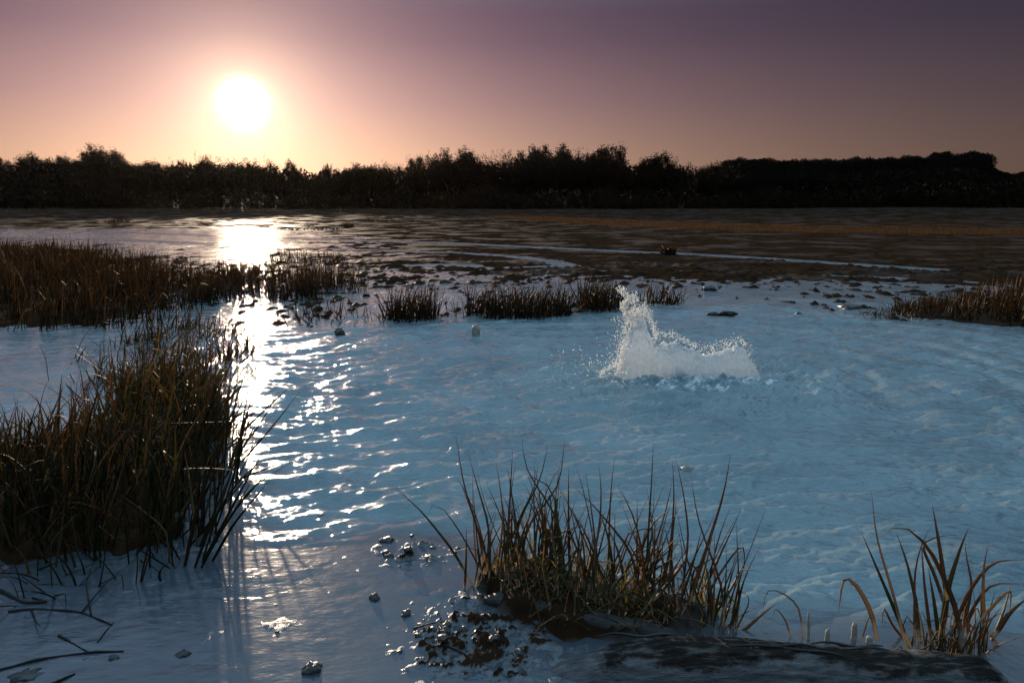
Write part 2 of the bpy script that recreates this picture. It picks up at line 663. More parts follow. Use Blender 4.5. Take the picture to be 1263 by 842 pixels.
def bias(x, y):
    yy = np.maximum(y, 0.8)
    px, py = to_px(x, yy, np.zeros_like(x))
    px = np.clip(px, TPX[0], TPX[-1])
    py = np.clip(py, TPY[0], TPY[-1])
    i = np.clip(np.searchsorted(TPY, py) - 1, 0, len(TPY) - 2)
    j = np.clip(np.searchsorted(TPX, px) - 1, 0, len(TPX) - 2)
    fy = (py - TPY[i]) / (TPY[i + 1] - TPY[i])
    fx = (px - TPX[j]) / (TPX[j + 1] - TPX[j])
    return (TB[i, j] * (1 - fy) * (1 - fx) + TB[i + 1, j] * fy * (1 - fx) + TB[i, j + 1] * (1 - fy) * fx + TB[i + 1, j + 1] * fy * fx)


LUMPS = [at(a, b)[:2] for a, b in [(505, 665), (530, 672), (560, 735), (580, 762), (600, 785), (545, 790), (615, 812), (635, 800), (560, 815), (500, 690)]]


def ground_z(x, y, pale_out=False):
    x = np.asarray(x, float)
    y = np.asarray(y, float)
    D = np.hypot(x, y)
    h = bias(x, y)
    # clods and hollows of the flats
    amp = 0.016 * sstep(6.0, 11.0, y)
    rough = fbm(x * 1.5, y * 1.1, 5, 1, 0.62)
    h = h + amp * rough * 1.3
    cl = np.maximum(fbm(x * 4.6, y * 3.0, 4, 9, 0.65) - 0.10 + 0.5 * pn(x * 0.6, y * 0.5, 10), 0)
    h = h + cl * 0.10 * sstep(7, 10, y) * (1 - 0.8 * sstep(14, 24, y)) * (1 - sstep(30, 60, y))
    for P, hw in CH:
        d = polyline_d(P, x, y) + 0.35 * hw * fbm(x * 0.9 / hw * 0.5, y * 0.9 / hw * 0.5, 3, 21)
        k = 1 - sstep(hw * 0.7, hw * 1.25, d)
        h = h * (1 - k) + (-0.05) * k
    # foreground film of mud and water
    front = 1 - sstep(4.2, 5.2, y)
    fm = -0.0062 + 0.007 * fbm(x * 2.6, y * 2.6, 4, 5) + 0.009 * np.maximum(fbm(x * 9, y * 9, 4, 6, 0.6), 0.05)
    for lx, ly in LUMPS:
        d = np.hypot(x - lx, y - ly)
        fm = fm + 0.017 * np.exp(-(d / 0.14) ** 2) * np.maximum(fbm(x * 13, y * 13, 5, 8, 0.75) + 0.15, 0)
    h = h * (1 - front) + fm * front
    lump = front * sstep(0.006, 0.014, fm)
    # the deep pool
    sp = poly_sd(POOL, x, y) + 0.10 * fbm(x * 1.3, y * 1.3, 3, 14)
    inside = sstep(-0.02, 0.05, sp)
    q = np.maximum(sp, 0)
    deep = np.minimum(-0.004 - 0.42 * q * q / (q + 0.35), h + 0.002)
    h = h * (1 - inside) + np.maximum(deep, -0.35) * inside
    # islands and banks
    pale = front * 0.9 + sstep(-0.5, 0.2, sp) * 0.5 - 0.9 * lump

    def mound(h, s, top, soft):
        k = sstep(-soft, soft, s)
        return np.maximum(h, -0.30 + (top + 0.30) * k)
    n = 0.06 * fbm(x * 5, y * 5, 3, 31)
    s = poly_sd(LEFT_ISLE, x, y)
    h = mound(h, s + n * 2, 0.045, 0.16)
    pale = pale - 1.2 * sstep(-0.15, 0.15, s)
    s = poly_sd(CENTRE_ISLE, x, y)
    h = mound(h, s + n, 0.05, 0.10)
    pale = pale - 1.0 * sstep(-0.08, 0.1, s)
    s = poly_sd(RIGHT_BANK, x, y)
    h = mound(h, s + n * 4, 0.012, 0.35)
    s = poly_sd(REED_ISLE, x, y)
    h = mound(h, s + n * 8, 0.01, 0.8)
    for (cx, cy), hw, hh in CLUMPS:
        c = at(cx, cy)
        rx = hw / FPX * c[1]
        ry = max(rx * 0.35, 0.25)
        q = np.hypot((x - c[0]) / rx, (y - c[1]) / ry)
        h = mound(h, (1 - q) * 0.3 + n, 0.02, 0.25)
    # land under and behind the photographer, the bank beyond, the wooded rise
    h = h + 0.25 * sstep(1.6, 0.2, np.where(y > 0, D, 0.0)) * 1.0
    h = h + sstep(150, 230, D) * 6.5 + sstep(60, 150, D) * 0.5
    h = h + fbm(x * 0.08, y * 0.08, 3, 40) * 0.25 * sstep(75, 120, D)
    if pale_out:
        return h, pale
    return h


# ------------------------------------------------------------------ the pool surface
BOIL = at(848, 468)


def water_z(x, y, depth):
    k = np.clip((depth - 0.004) / 0.07, 0, 1) ** 0.8
    r = np.hypot(x - BOIL[0], (y - BOIL[1]))
    wob = 0.35 * fbm(x * 1.1, y * 1.1, 3, 51)
    env = 0.5 + 0.8 * np.clip(pn(x * 0.9, y * 0.9, 55) + 0.35, 0, 1)
    ph = 2 * np.pi * (r + wob) / 0.50
    swell = (np.sin(ph) + 0.35 * np.sin(2 * ph + 0.7)) * 0.0170 * env * np.exp(-r / 6.0)
    ca, sa = math.cos(0.35), math.sin(0.35)
    xr, yr = x * ca + y * sa, -x * sa + y * ca
    xr = xr + 0.15 * pn(x * 1.7, y * 1.7, 61)
    yr = yr + 0.10 * pn(x * 2.1, y * 2.1, 62)
    chop = np.zeros_like(x)
    wr = np.random.default_rng(77)
    dist = np.hypot(x, y)
    gust = 0.75 + 0.6 * np.clip(pn(x * 0.7, y * 0.7, 67) + 0.35, 0, 1)
    for q in range(64):
        lam = 0.042 * (8.0 ** wr.random())
        th = math.radians(108) + wr.normal(0, 0.50)
        k0 = 2 * math.pi / lam
        amp = (0.078 if lam < 0.12 else 0.050) / k0 * wr.uniform(0.6, 1.3)
        fade = sstep(1.6, 3.2, lam / (0.0037 * dist))
        ph = k0 * ((x + 0.06 * wob) * math.cos(th) + (y + 0.10 * wob) * math.sin(th)) + wr.uniform(0, 6.28)
        loc_ = np.clip(0.75 + 1.1 * pn(x * 0.5 / lam * 0.35 + q * 3.3, y * 0.5 / lam * 0.35, 200 + q), 0, 1.6)
        chop += amp * fade * loc_ * np.sin(ph)
    # patches of steep cross-chop that catch the sun away from its path
    cross = np.zeros_like(x)
    for q in range(14):
        lam = 0.05 * (2.4 ** wr.random())
        th = wr.normal(0.35, 0.5)
        k0 = 2 * math.pi / lam
        fade = sstep(1.4, 2.8, lam / (0.0037 * dist))
        cross += 0.10 / k0 * fade * np.sin(k0 * (x * math.cos(th) + y * math.sin(th)) + wr.uniform(0, 6.28))
    gate = sstep(0.16, 0.42, pn(x * 2.3, y * 3.4, 68) + 0.5 * pn(x * 6, y * 9, 69))
    chop = (chop + 9.0 * chop * chop) * gust + cross * gate
    boil = np.exp(-(r / 0.75) ** 2) * (0.046 * fbm(x * 8, y * 9, 5, 71, 0.65) + 0.010) + \
        np.exp(-((r - 0.85) / 0.42) ** 2) * 0.055 * np.maximum(fbm(x * 5, y * 7, 5, 72, 0.68), 0)
    return k * (swell + chop + boil) + 0.0005 * pn(x * 6, y * 9, 66), k


def fan(rows, angs):
    r, a = np.meshgrid(rows, angs, indexing='ij')
    return (r * np.sin(a)).ravel(), (r * np.cos(a)).ravel(), len(rows), len(angs)


def build_water():
    rows = np.concatenate([np.geomspace(1.2, 12.0, 640), np.geomspace(12.0, 95.0, 150)[1:]])
    angs = np.radians(np.linspace(-46, 46, 680))
    x, y, nr, nc = fan(rows, angs)
    z, k = water_z(x, y, -ground_z(x, y))
    o = mk('pool_water', np.stack([x, y, z], 1), grid_faces(nr, nc), M_WATER, attrs={'wave': k, 'film': (1 - k) * (1 - sstep(3.6, 5.0, y))})
    tag(o, 'milky blue sulphur pool water', kind='structure')


def build_ground():
    rows = np.concatenate([np.geomspace(0.05, 1.3, 24), np.geomspace(1.3, 4.2, 330)[1:], np.geomspace(4.2, 9.0, 80)[1:], np.geomspace(9.0, 90.0, 330)[1:], np.geomspace(90, 4500, 50)[1:]])
    angs = np.radians(np.concatenate([np.linspace(-180, -47, 34)[:-1], np.linspace(-47, 47, 520), np.linspace(47, 180, 34)[1:]]))
    x, y, nr, nc = fan(rows, angs)
    z, pale = ground_z(x, y, True)
    o = mk('ground', np.stack([x, y, z], 1), grid_faces(nr, nc), M_GROUND, attrs={'pale': pale})
    tag(o, 'wet dark mud flats and pale shore mud', kind='structure')


build_ground()
build_water()


# ------------------------------------------------------------------ far wood
def leaf_quads(C0, size, rng):
    n = len(C0)
    a = rng.normal(size=(n, 3))
    a /= np.linalg.norm(a, axis=1)[:, None]
    b = np.cross(a, rng.normal(size=(n, 3)))
    b /= np.linalg.norm(b, axis=1)[:, None] + 1e-9
    s = size * rng.uniform(0.6, 1.3, n)[:, None]
    V = np.stack([C0 - a * s, C0 + b * s * 0.6, C0 + a * s, C0 - b * s * 0.6], 1).reshape(-1, 3)
    F = np.arange(n * 4).reshape(n, 4)
    return V, F, np.repeat(rng.uniform(0, 1, n), 4)


def grow_tree(h, spread, rng, levels=3, trunk_frac=0.33):
    """trunk+limb tubes, and twig tips; unit metres"""
    wood = Merge()
    twig = Merge()
    tips = []

    def branch(p, d, ln, r, lev):
        n = 5
        pts = [p]
        dd = d.copy()
        for i in range(n - 1):
            dd = dd + rng.normal(0, 0.13, 3) + np.array([0, 0, 0.05 * (lev > 0)])
            dd /= np.linalg.norm(dd)
            pts.append(pts[-1] + dd * ln / (n - 1))
        pts = np.array(pts)
        rr = np.linspace(r, r * 0.45, n)
        V, Q, T = tube(pts, rr, 6 if lev == 0 else (4 if lev < 3 else 3), cap=False)
        (wood if lev < 2 else twig).add(V, Q)
        if lev >= levels:
            tips.append(pts[-1])
            tips.append(pts[-3])
            return
        kids = [7, 5, 4][min(lev, 2)]
        for k in range(kids):
            f = rng.uniform(0.45 if lev == 0 else 0.3, 1.0)
            i = min(int(f * (n - 1)), n - 2)
            q = pts[i] + (pts[i + 1] - pts[i]) * (f * (n - 1) - i)
            az = rng.uniform(0, 2 * np.pi) if lev else 2 * np.pi * (k + rng.uniform(-.3, .3)) / kids
            side = np.array([math.cos(az), math.sin(az), 0]) * spread
            nd = dd * 0.55 + side * rng.uniform(0.5, 1.0) + np.array([0, 0, 0.35])
            nd /= np.linalg.norm(nd)
            branch(q, nd, ln * rng.uniform(0.55, 0.8) * (1.0 if lev else 1.0), rr[i] * 0.55, lev + 1)
    branch(np.array([0, 0, -0.3]), np.array([0.0, 0.0, 1.0]), h * (trunk_frac + 0.12), h * 0.018, 0)
    tips = np.array(tips)
    return wood, twig, tips


def tree_proto(kind, seed):
    """returns list of (part name, mesh object) with total height normalised to 1"""
    rng = np.random.default_rng(seed)
    parts = []
    if kind == 'pine':
        wood, twig, tips = grow_tree(10, 1.0, rng, 2, 0.5)
        V = np.vstack(wood.V)
        n = 6500
        u = rng.normal(size=(n, 3))
        u /= np.linalg.norm(u, axis=1)[:, None]
        rad = rng.uniform(0.72, 1.0, n)[:, None]
        lob = 1 + 0.16 * np.sin(u[:, :1] * 7 + seed) * np.cos(u[:, 1:2] * 6 + seed * 2)
        c = u * rad * lob * np.array([4.2, 4.2, 2.4])
        c[:, 2] = np.where(c[:, 2] < -0.7, -0.7 + (c[:, 2] + 0.7) * 0.2, c[:, 2]) + 7.6
        LV, LF, lr = leaf_quads(c, 0.20, rng)
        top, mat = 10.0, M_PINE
    elif kind == 'shrub':
        wood = Merge()
        twig = None
        for k in range(9):
            a = rng.uniform(0, 6.28)
            e = np.array([math.cos(a), math.sin(a), 0]) * rng.uniform(0.4, 2.6)
            p = np.linspace(0, 1, 5)[:, None]
            pts = p * e + p ** 0.7 * np.array([0, 0, rng.uniform(2, 4.2)]) + rng.normal(0, .06, (5, 3))
            V, Q, T = tube(pts, np.linspace(0.07, 0.02, 5), 4, cap=False)
            wood.add(V, Q)
        n = 3000
        u = rng.normal(size=(n, 3))
        u /= np.linalg.norm(u, axis=1)[:, None]
        u[:, 2] = np.abs(u[:, 2])
        lob = 1 + 0.14 * np.sin(u[:, :1] * 6 + seed) + 0.12 * np.cos(u[:, 1:2] * 8 + seed * 3)
        c = u * (rng.uniform(0.25, 1.0, n)[:, None] ** 0.5) * lob * np.array([3.3, 3.0, 4.7])
        LV, LF, lr = leaf_quads(c, 0.14, rng)
        top, mat = 5.0, M_SHRUB
    else:
        airy = kind == 'airy'
        wood, twig, tips = grow_tree(11, 0.95, rng, 3, 0.36)
        per = 12 if airy else 34
        c = np.repeat(tips, per, 0) + rng.normal(0, 0.28 if airy else 0.36, (len(tips) * per, 3))
        LV, LF, lr = leaf_quads(c, 0.13 if airy else 0.17, rng)
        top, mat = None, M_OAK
    top = top or LV[:, 2].max()
    sc = 1.0 / top
    wood.V = [v * sc for v in wood.V]
    tr = wood.build('trunk', M_BARK)
    crown = Merge()
    crown.add(LV * sc, LF, rnd=lr)
    if twig is not None and twig.V:
        tv = np.vstack(twig.V) * sc
        crown.add(tv, np.vstack(twig.Q), rnd=0.0)
    cr = crown.build('crown', mat, smooth=False)
    res = [('trunk', tr.data), ('crown', cr.data)]
    for o in (tr, cr):
        bpy.data.objects.remove(o)
    return res


PROTOS = {'oak': [tree_proto('oak', 100 + i) for i in range(6)],
          'airy': [tree_proto('airy', 200 + i) for i in range(4)],
          'pine': [tree_proto('pine', 300 + i) for i in range(4)],
          'shrub': [tree_proto('shrub', 400 + i) for i in range(4)]}
SKY_X = [-260, -60, 0, 60, 128, 160, 250, 330, 395, 450, 520, 560, 630, 690, 745, 780, 808, 850, 900, 960, 1010, 1060, 1110, 1150, 1195, 1210, 1225, 1263, 1400, 1560]
SKY_Y = [195, 188, 189, 187, 180, 190, 186, 190, 203, 196, 190, 182, 183, 179, 178, 190, 188, 194, 195, 197, 197, 194, 193, 191, 190, 200, 213, 211, 205, 200]


def place_tree(kind, px, Y, top_py, name, label, cat, group, i, wide=1.0):
    g = atY(px, 262, Y)
    gz = float(ground_z(np.array([g[0]]), np.array([Y]))[0])
    top = atY(px, top_py, Y)[2]
    hh = max(top - gz, 1.5)
    e = empty(name, (g[0], Y, gz))
    s = hh
    e.scale = (s * wide, s * wide, hh)
    e.rotation_euler[2] = random.uniform(0, 6.28)
    for pname, me in PROTOS[kind][i % len(PROTOS[kind])]:
        link(pname, me, e)
    tag(e, label, cat, group)
    return e


def build_wood():
    k = 0
    special = {128: 'tall round-crowned tree rising over the left end of the wood', 745: 'round-topped tree standing proud of the skyline, mid wood',
               685: 'tree with small round crown on the highest skyline', 808: 'lone small bushy tree poking up where the pines begin'}
    for px, lab in special.items():
        place_tree('oak', px, 150, float(np.interp(px, SKY_X, SKY_Y)) - 3, 'oak_tree', lab, 'tree', None, k, 0.85)
        k += 1
    for row, (Y, dy, step) in enumerate(((139, 9, 23), (147, 1, 21), (156, -3, 36))):
        px = -260 + row * 7
        while px < 1560:
            q = px + random.uniform(-6, 6)
            top = float(np.interp(q, SKY_X, SKY_Y)) + dy + random.uniform(-3, 12)
            if q > 905:
                if row == 0:
                    kind = 'pine'
                    top += 5
                else:
                    kind = 'pine'
                    top = float(np.interp(q, SKY_X, SKY_Y)) + dy + random.uniform(-1, 4)
            else:
                kind = 'airy' if random.random() < (0.1, 0.35, 0.5)[row] else 'oak'
            k += 1
            if kind == 'pine':
                place_tree(kind, q, Y + random.uniform(-3, 3), top, 'pine_tree', 'dark umbrella pine in the dense flat-topped stretch of the wood', 'tree', 'umbrella pines of the far wood', k, random.uniform(0.85, 1.15))
            elif kind == 'airy':
                place_tree(kind, q, Y + random.uniform(-3, 3), top, 'bare_tree', 'thin-crowned tree with sky between its twigs along the far wood', 'tree', 'thin-crowned trees of the far wood', k, random.uniform(0.8, 1.1))
            else:
                place_tree(kind, q, Y + random.uniform(-3, 3), top, 'oak_tree', 'full dark-crowned tree in the far wood', 'tree', 'full-crowned trees of the far wood', k, random.uniform(0.8, 1.15) if row < 2 else random.uniform(0.5, 0.75))
            px += step
    px = -250
    while px < 1550:
        q = px + random.uniform(-8, 8)
        k += 1
        place_tree('shrub', q, 131 + random.uniform(-3, 3), random.uniform(226, 243), 'willow_shrub', 'low rounded shrub along the foot of the far wood', 'shrub', 'shrubs at the edge of the wood', k, random.uniform(1.0, 1.5))
        px += 30
    place_tree('shrub', 118, 127, 207, 'willow_shrub', 'large dome-shaped brown shrub in front of the left wood', 'shrub', None, 1, 1.15)
    place_tree('shrub', 596, 130, 224, 'willow_shrub', 'reddish rounded shrub catching light before the mid wood', 'shrub', None, 2, 1.1)
    # thicket filling the depth of the wood
    rng = np.random.default_rng(5)
    n = 45000
    a = rng.uniform(math.radians(-44), math.radians(44), n)
    D = rng.uniform(142, 172, n)
    x, y = D * np.sin(a), D * np.cos(a)
    px, _ = to_px(x, y)
    top = (254 - np.interp(px, SKY_X, SKY_Y)) / FPX * y + CAM_H
    z = ground_z(x, y) + rng.uniform(0, 0.62, n) * top
    V, F, r = leaf_quads(np.stack([x, y, z], 1), 0.42, rng)
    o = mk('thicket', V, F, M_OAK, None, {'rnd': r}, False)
    tag(o, 'dense dark undergrowth filling the far wood', 'thicket', kind='stuff')


build_wood()


# ------------------------------------------------------------------ grass blades
def blade_paths(base, length, az, lean, droop, kink_at=None, kink=None, n=9, curl=None, rng=RNG):
    """vectorised centre lines: (N,n,3)"""
    N = len(base)
    s = np.linspace(0, 1, n)[None, :]
    phi = lean[:, None] + droop[:, None] * s ** 2
    if kink is not None:
        phi = phi + kink[:, None] / (1 + np.exp(-(s - kink_at[:, None]) * 45))
    azs = az[:, None] + (curl[:, None] if curl is not None else 0) * s
    st = length[:, None] / (n - 1)
    d = np.stack([np.sin(phi) * np.cos(azs), np.sin(phi) * np.sin(azs), np.cos(phi)], -1) * st[..., None]
    P = np.concatenate([np.zeros((N, 1, 3)), np.cumsum(d[:, :-1], 1)], 1)
    return base[:, None, :] + P


def skin_blades(P, w0, face_az, tri=False):
    """ribbons (2 wide) or three-sided blades from centre lines"""
    N, n, _ = P.shape
    s = np.linspace(0, 1, n)
    wd = w0[:, None] * (np.clip(1.02 - s ** 2.2, 0.03, 1) * (0.75 + 0.25 * np.minimum(s * 6, 1)))[None, :]
    side = np.stack([np.cos(face_az), np.sin(face_az), np.zeros(N)], -1)[:, None, :]
    up = np.gradient(P, axis=1)
    up /= np.linalg.norm(up, axis=2)[..., None] + 1e-9
    nrm = np.cross(up, np.broadcast_to(side, P.shape))
    nrm /= np.linalg.norm(nrm, axis=2)[..., None] + 1e-9
    side = np.cross(nrm, up)
    if tri:
        V = np.stack([P - side * wd[..., None] / 2, P + side * wd[..., None] / 2, P + nrm * wd[..., None] * 0.42], 2)
        m = 3
    else:
        V = np.stack([P - side * wd[..., None] / 2, P + side * wd[..., None] / 2], 2)
        m = 2
    V = V.reshape(-1, 3)
    i = np.arange(N)[:, None] * n * m + np.arange(n - 1)[None, :] * m
    i = i.ravel()
    Q = [np.stack([i, i + 1, i + m + 1, i + m], 1)]
    if tri:
        Q.append(np.stack([i + 1, i + 2, i + m + 2, i + m + 1], 1))
        Q.append(np.stack([i + 2, i, i + m, i + m + 2], 1))
    t = np.tile(np.repeat(s, m), N)
    return V, np.vstack(Q), t


def sample_poly(pts, n, rng):
    P = np.array(px_poly(pts))
    lo, hi = P.min(0), P.max(0)
    out = []
    while len(out) < n:
        q = rng.uniform(lo, hi, (n * 3, 2))
        q = q[poly_sd(P, q[:, 0], q[:, 1]) > 0]
        out.extend(q.tolist())
    return np.array(out[:n])


def tufted(xy, k, spread, rng):
    """pull points towards tuft centres so blades grow in bunches"""
    c = xy[rng.integers(0, len(xy), k)]
    j = rng.integers(0, k, len(xy))
    f = rng.random(len(xy)) < 0.75
    q = c[j] + rng.normal(0, spread, xy.shape)
    return np.where(f[:, None], q, xy)


def random_blades(xy, hmin, hmax, rng, lean=0.28, droop=0.5, bias_az=None, bias_amt=0.0, n=8, width=(0.006, 0.012), tri=False, kinkp=0.15, sink=0.02, dead=0.0, hx=False):
    N = len(xy)
    z = ground_z(xy[:, 0], xy[:, 1])
    base = np.column_stack([xy, np.maximum(z, -0.03) - sink])
    L = rng.uniform(hmin, hmax, N) * rng.uniform(0.75, 1.0, N)
    az = rng.uniform(0, 2 * np.pi, N)
    if bias_az is not None:
        az = np.where(rng.random(N) < bias_amt, bias_az + rng.normal(0, 0.5, N), az)
    ln = np.abs(rng.normal(0, lean, N))
    dr = rng.normal(droop * 0.6, droop * 0.7, N)
    kk = np.where(rng.random(N) < kinkp, rng.uniform(0.7, 2.2, N), 0.0)
    if dead > 0:
        dd = rng.random(N) < dead
        ln = np.where(dd, rng.uniform(0.7, 1.45, N), ln)
        L = np.where(dd, L * 0.6, L)
    ka = rng.uniform(0.35, 0.85, N)
    if hx:
        qx, _ = to_px(xy[:, 0], xy[:, 1])
        L = L * np.interp(qx, [-100, 40, 130, 200], [0.62, 0.68, 0.92, 1.05])
    P = blade_paths(base, L, az, ln, dr, ka, kk, n, rng.normal(0, 0.5, N))
    gz = np.maximum(base[:, 2] + sink - 0.01, -0.01)
    P[..., 2] = np.maximum(P[..., 2], gz[:, None] + (-sink) * (np.arange(n) == 0)[None, :])
    V, Q, t = skin_blades(P, rng.uniform(width[0], width[1], N), rng.uniform(0, np.pi, N), tri)
    m = len(V) // N
    return V, Q, t, np.repeat(rng.random(N), m), m


def blade_mass(name, parent, mat, *a, **k):
    V, Q, t, r, m = random_blades(*a, **k)
    return mk(name, V, Q, mat, parent, {'t': t, 'rnd': r}, True)


def blade_parts(parent, mat, xy, *a, **k):
    """each blade an object of its own"""
    V, Q, t, r, m = random_blades(xy, *a, tri=True, **k)
    N = len(xy)
    n = m // 3
    Q1 = Q.reshape(3, N, n - 1, 4)
    for i in range(N):
        mk('blade', V[i * m:(i + 1) * m], (Q1[:, i].reshape(-1, 4) - i * m), mat, parent, {'t': t[i * m:(i + 1) * m], 'rnd': r[i * m:(i + 1) * m]})


def traced_blade(parent, mat, pts, Y, width, rnd, dy=0.0):
    """a blade following pixel points in the upright plane through its root"""
    q = np.array([atY(a, b, Y + dy * i / max(len(pts) - 1, 1)) for i, (a, b) in enumerate(pts)])
    # smooth resample
    d = np.concatenate([[0], np.cumsum(np.linalg.norm(np.diff(q, axis=0), axis=1))])
    s = np.linspace(0, d[-1], 11)
    P = np.stack([np.interp(s, d, q[:, i]) for i in range(3)], 1)
    K = P.copy()
    K[1:-1] = 0.25 * P[:-2] + 0.5 * P[1:-1] + 0.25 * P[2:]
    V, Q, t = skin_blades(K[None], np.array([width]), np.array([random.uniform(-0.5, 0.5)]), True)
    return mk('blade', V, Q, mat, parent, {'t': t, 'rnd': np.full(len(V), rnd)})


def ellipse_px(cx, cy, hw, hh):
    return [(cx + hw * math.cos(a), cy + hh * math.sin(a)) for a in np.linspace(0, 2 * math.pi, 14)[:-1]]


def build_reeds():
    rng = np.random.default_rng(21)
    # big reed bed on the left of the flats
    xy = sample_poly([(-260, 412), (-260, 312), (0, 312), (120, 318), (235, 345), (262, 378), (200, 402), (90, 411)], 9000, rng)
    xy = tufted(xy, 420, 0.13, rng)
    o = blade_mass('reed_bed', None, M_REED, xy, 0.40, 0.68, rng, lean=0.22, droop=0.5, bias_az=0.2, bias_amt=0.4, n=6, width=(0.010, 0.018))
    tag(o, 'wide dark brown reed bed left of the bright water', 'reeds', kind='stuff')
    # thinner reeds in front of the sunlit strip
    xy = sample_poly([(225, 356), (300, 334), (430, 344), (448, 362), (380, 372), (300, 374), (225, 376)], 2400, rng)
    xy = tufted(xy, 160, 0.12, rng)
    o = blade_mass('reed_stand', None, M_REED, xy, 0.30, 0.56, rng, lean=0.28, droop=0.6, n=7, width=(0.008, 0.015))
    tag(o, 'thin reed stand in the glittering shallows beyond the sun glare', 'reeds', kind='stuff')
    xy = sample_poly([(330, 312), (420, 318), (430, 330), (330, 326)], 420, rng)
    o = blade_mass('reed_stand', None, M_REED, xy, 0.18, 0.36, rng, n=6, width=(0.010, 0.016))
    tag(o, 'sparse low reeds right of the upper sun reflection', 'reeds', kind='stuff')
    # fringe of broken stems along the pool's back edge
    xy = sample_poly([(335, 402), (400, 378), (480, 388), (480, 400), (400, 402)], 130, rng)
    o = blade_mass('broken_reeds', None, M_REED, xy, 0.15, 0.42, rng, lean=0.7, droop=0.6, n=7, width=(0.010, 0.016), kinkp=0.4)
    tag(o, 'bent broken reed stems standing in shallow water', 'reeds', kind='stuff')
    # clumps on the far edge of the pool
    specs = [((507, 393), 34, 5, 300, 0.30, 0.58, 'small tapering reed clump next to the bent broken stems'),
             ((640, 388), 66, 7, 720, 0.30, 0.54, 'widest dark reed clump on the far edge of the pool'),
             ((738, 380), 30, 6, 360, 0.34, 0.56, 'reddish reed clump just behind the splash'),
             ((815, 374), 30, 3, 130, 0.26, 0.44, 'sparse row of arching reeds right of the splash tip')]
    for (c, hw, hh, n, h0, h1, lab) in specs:
        xy = sample_poly(ellipse_px(c[0], c[1], hw, hh), n, rng)
        b = at(*c)
        e = empty('reed_clump', (b[0], b[1], 0))
        o = blade_mass('blades', e, M_REED, xy, h0, h1, rng, lean=0.40, droop=0.7, bias_az=0.2, bias_amt=0.35, n=8, width=(0.009, 0.017), dead=0.10, kinkp=0.2)
        o.location = (-b[0], -b[1], 0)
        tag(o, kind='stuff')
        tag(e, lab, 'reed clump', 'reed clumps on the far edge of the pool')
    for k in range(7):
        c = at(548 + k * 9 + random.uniform(-3, 3), 388 + random.uniform(-1, 2))
    xy = sample_poly([(540, 392), (590, 382), (596, 390), (548, 394)], 26, rng)
    o = blade_mass('arching_reeds', None, M_REED, xy, 0.25, 0.42, rng, lean=0.5, droop=0.9, bias_az=2.8, bias_amt=0.7, n=8, width=(0.010, 0.014))
    tag(o, 'few arching stems left of the widest reed clump', 'reeds', kind='stuff')
    # right bank
    xy = sample_poly([(1046, 391), (1090, 382), (1150, 374), (1205, 368), (1263, 362), (1500, 360), (1600, 410), (1263, 402), (1170, 396), (1100, 393)], 5600, rng)
    xy = tufted(xy, 260, 0.10, rng)
    px, _ = to_px(xy[:, 0], xy[:, 1])
    f = np.interp(px, [1070, 1150, 1210, 1300], [0.45, 0.7, 1.2, 1.9])
    V, Q, t, r, m = random_blades(xy, 0.22, 0.34, rng, lean=0.6, droop=0.5, n=6, width=(0.008, 0.014), dead=0.2)
    z0 = np.repeat(ground_z(xy[:, 0], xy[:, 1]), m)
    V[:, 2] = z0 + (V[:, 2] - z0) * np.repeat(f, m)
    o = mk('reed_bank', V, Q, M_REED, None, {'t': t, 'rnd': r})
    tag(o, 'dark reddish reed bank beside the pool, right of the splash', 'reeds', kind='stuff')
    # dry grass strip before the pines
    xy = sample_poly([(560, 267), (700, 270), (830, 276), (1000, 281), (1263, 284), (1500, 284), (1500, 294), (1263, 292), (1000, 289), (820, 283), (700, 277)], 34000, rng)
    o = blade_mass('dry_grass', None, M_DRY, xy, 0.10, 0.27, rng, lean=0.7, n=4, width=(0.008, 0.018))
    tag(o, 'pale brown dry grass strip in front of the dark pines', 'grass', kind='stuff')
    xy = sample_poly([(-300, 263), (200, 263), (560, 264), (560, 268), (200, 267.5), (-300, 267.5)], 7000, rng)
    o = blade_mass('bank_grass', None, M_DRY, xy, 0.2, 0.5, rng, lean=0.3, n=4, width=(0.03, 0.06))
    tag(o, 'low grass on the bank at the foot of the left wood', 'grass', kind='stuff')
    # small tufted islets on the flats
    for (cx, cy, hw, lab) in ((145, 275, 16, 'dark tussock islet on the far flats below the dome-shaped shrub'), (428, 280, 9, 'small dark tussock at the end of the row of clods'),
                              (470, 273, 22, 'low dark grass patch far out beside the pale water strip'), (825, 314, 10, 'tiny tuft beside the long water channel')):
        xy = sample_poly(ellipse_px(cx, cy, hw, 1.3), 300, rng)
        b = at(cx, cy)
        e = empty('tussock', (b[0], b[1], 0))
        o = blade_mass('blades', e, M_REED, xy, 0.16, 0.34, rng, n=5, width=(0.02, 0.03), lean=0.4)
        o.location = (-b[0], -b[1], 0)
        tag(o, kind='stuff')
        tag(e, lab, 'tussock')


build_reeds()


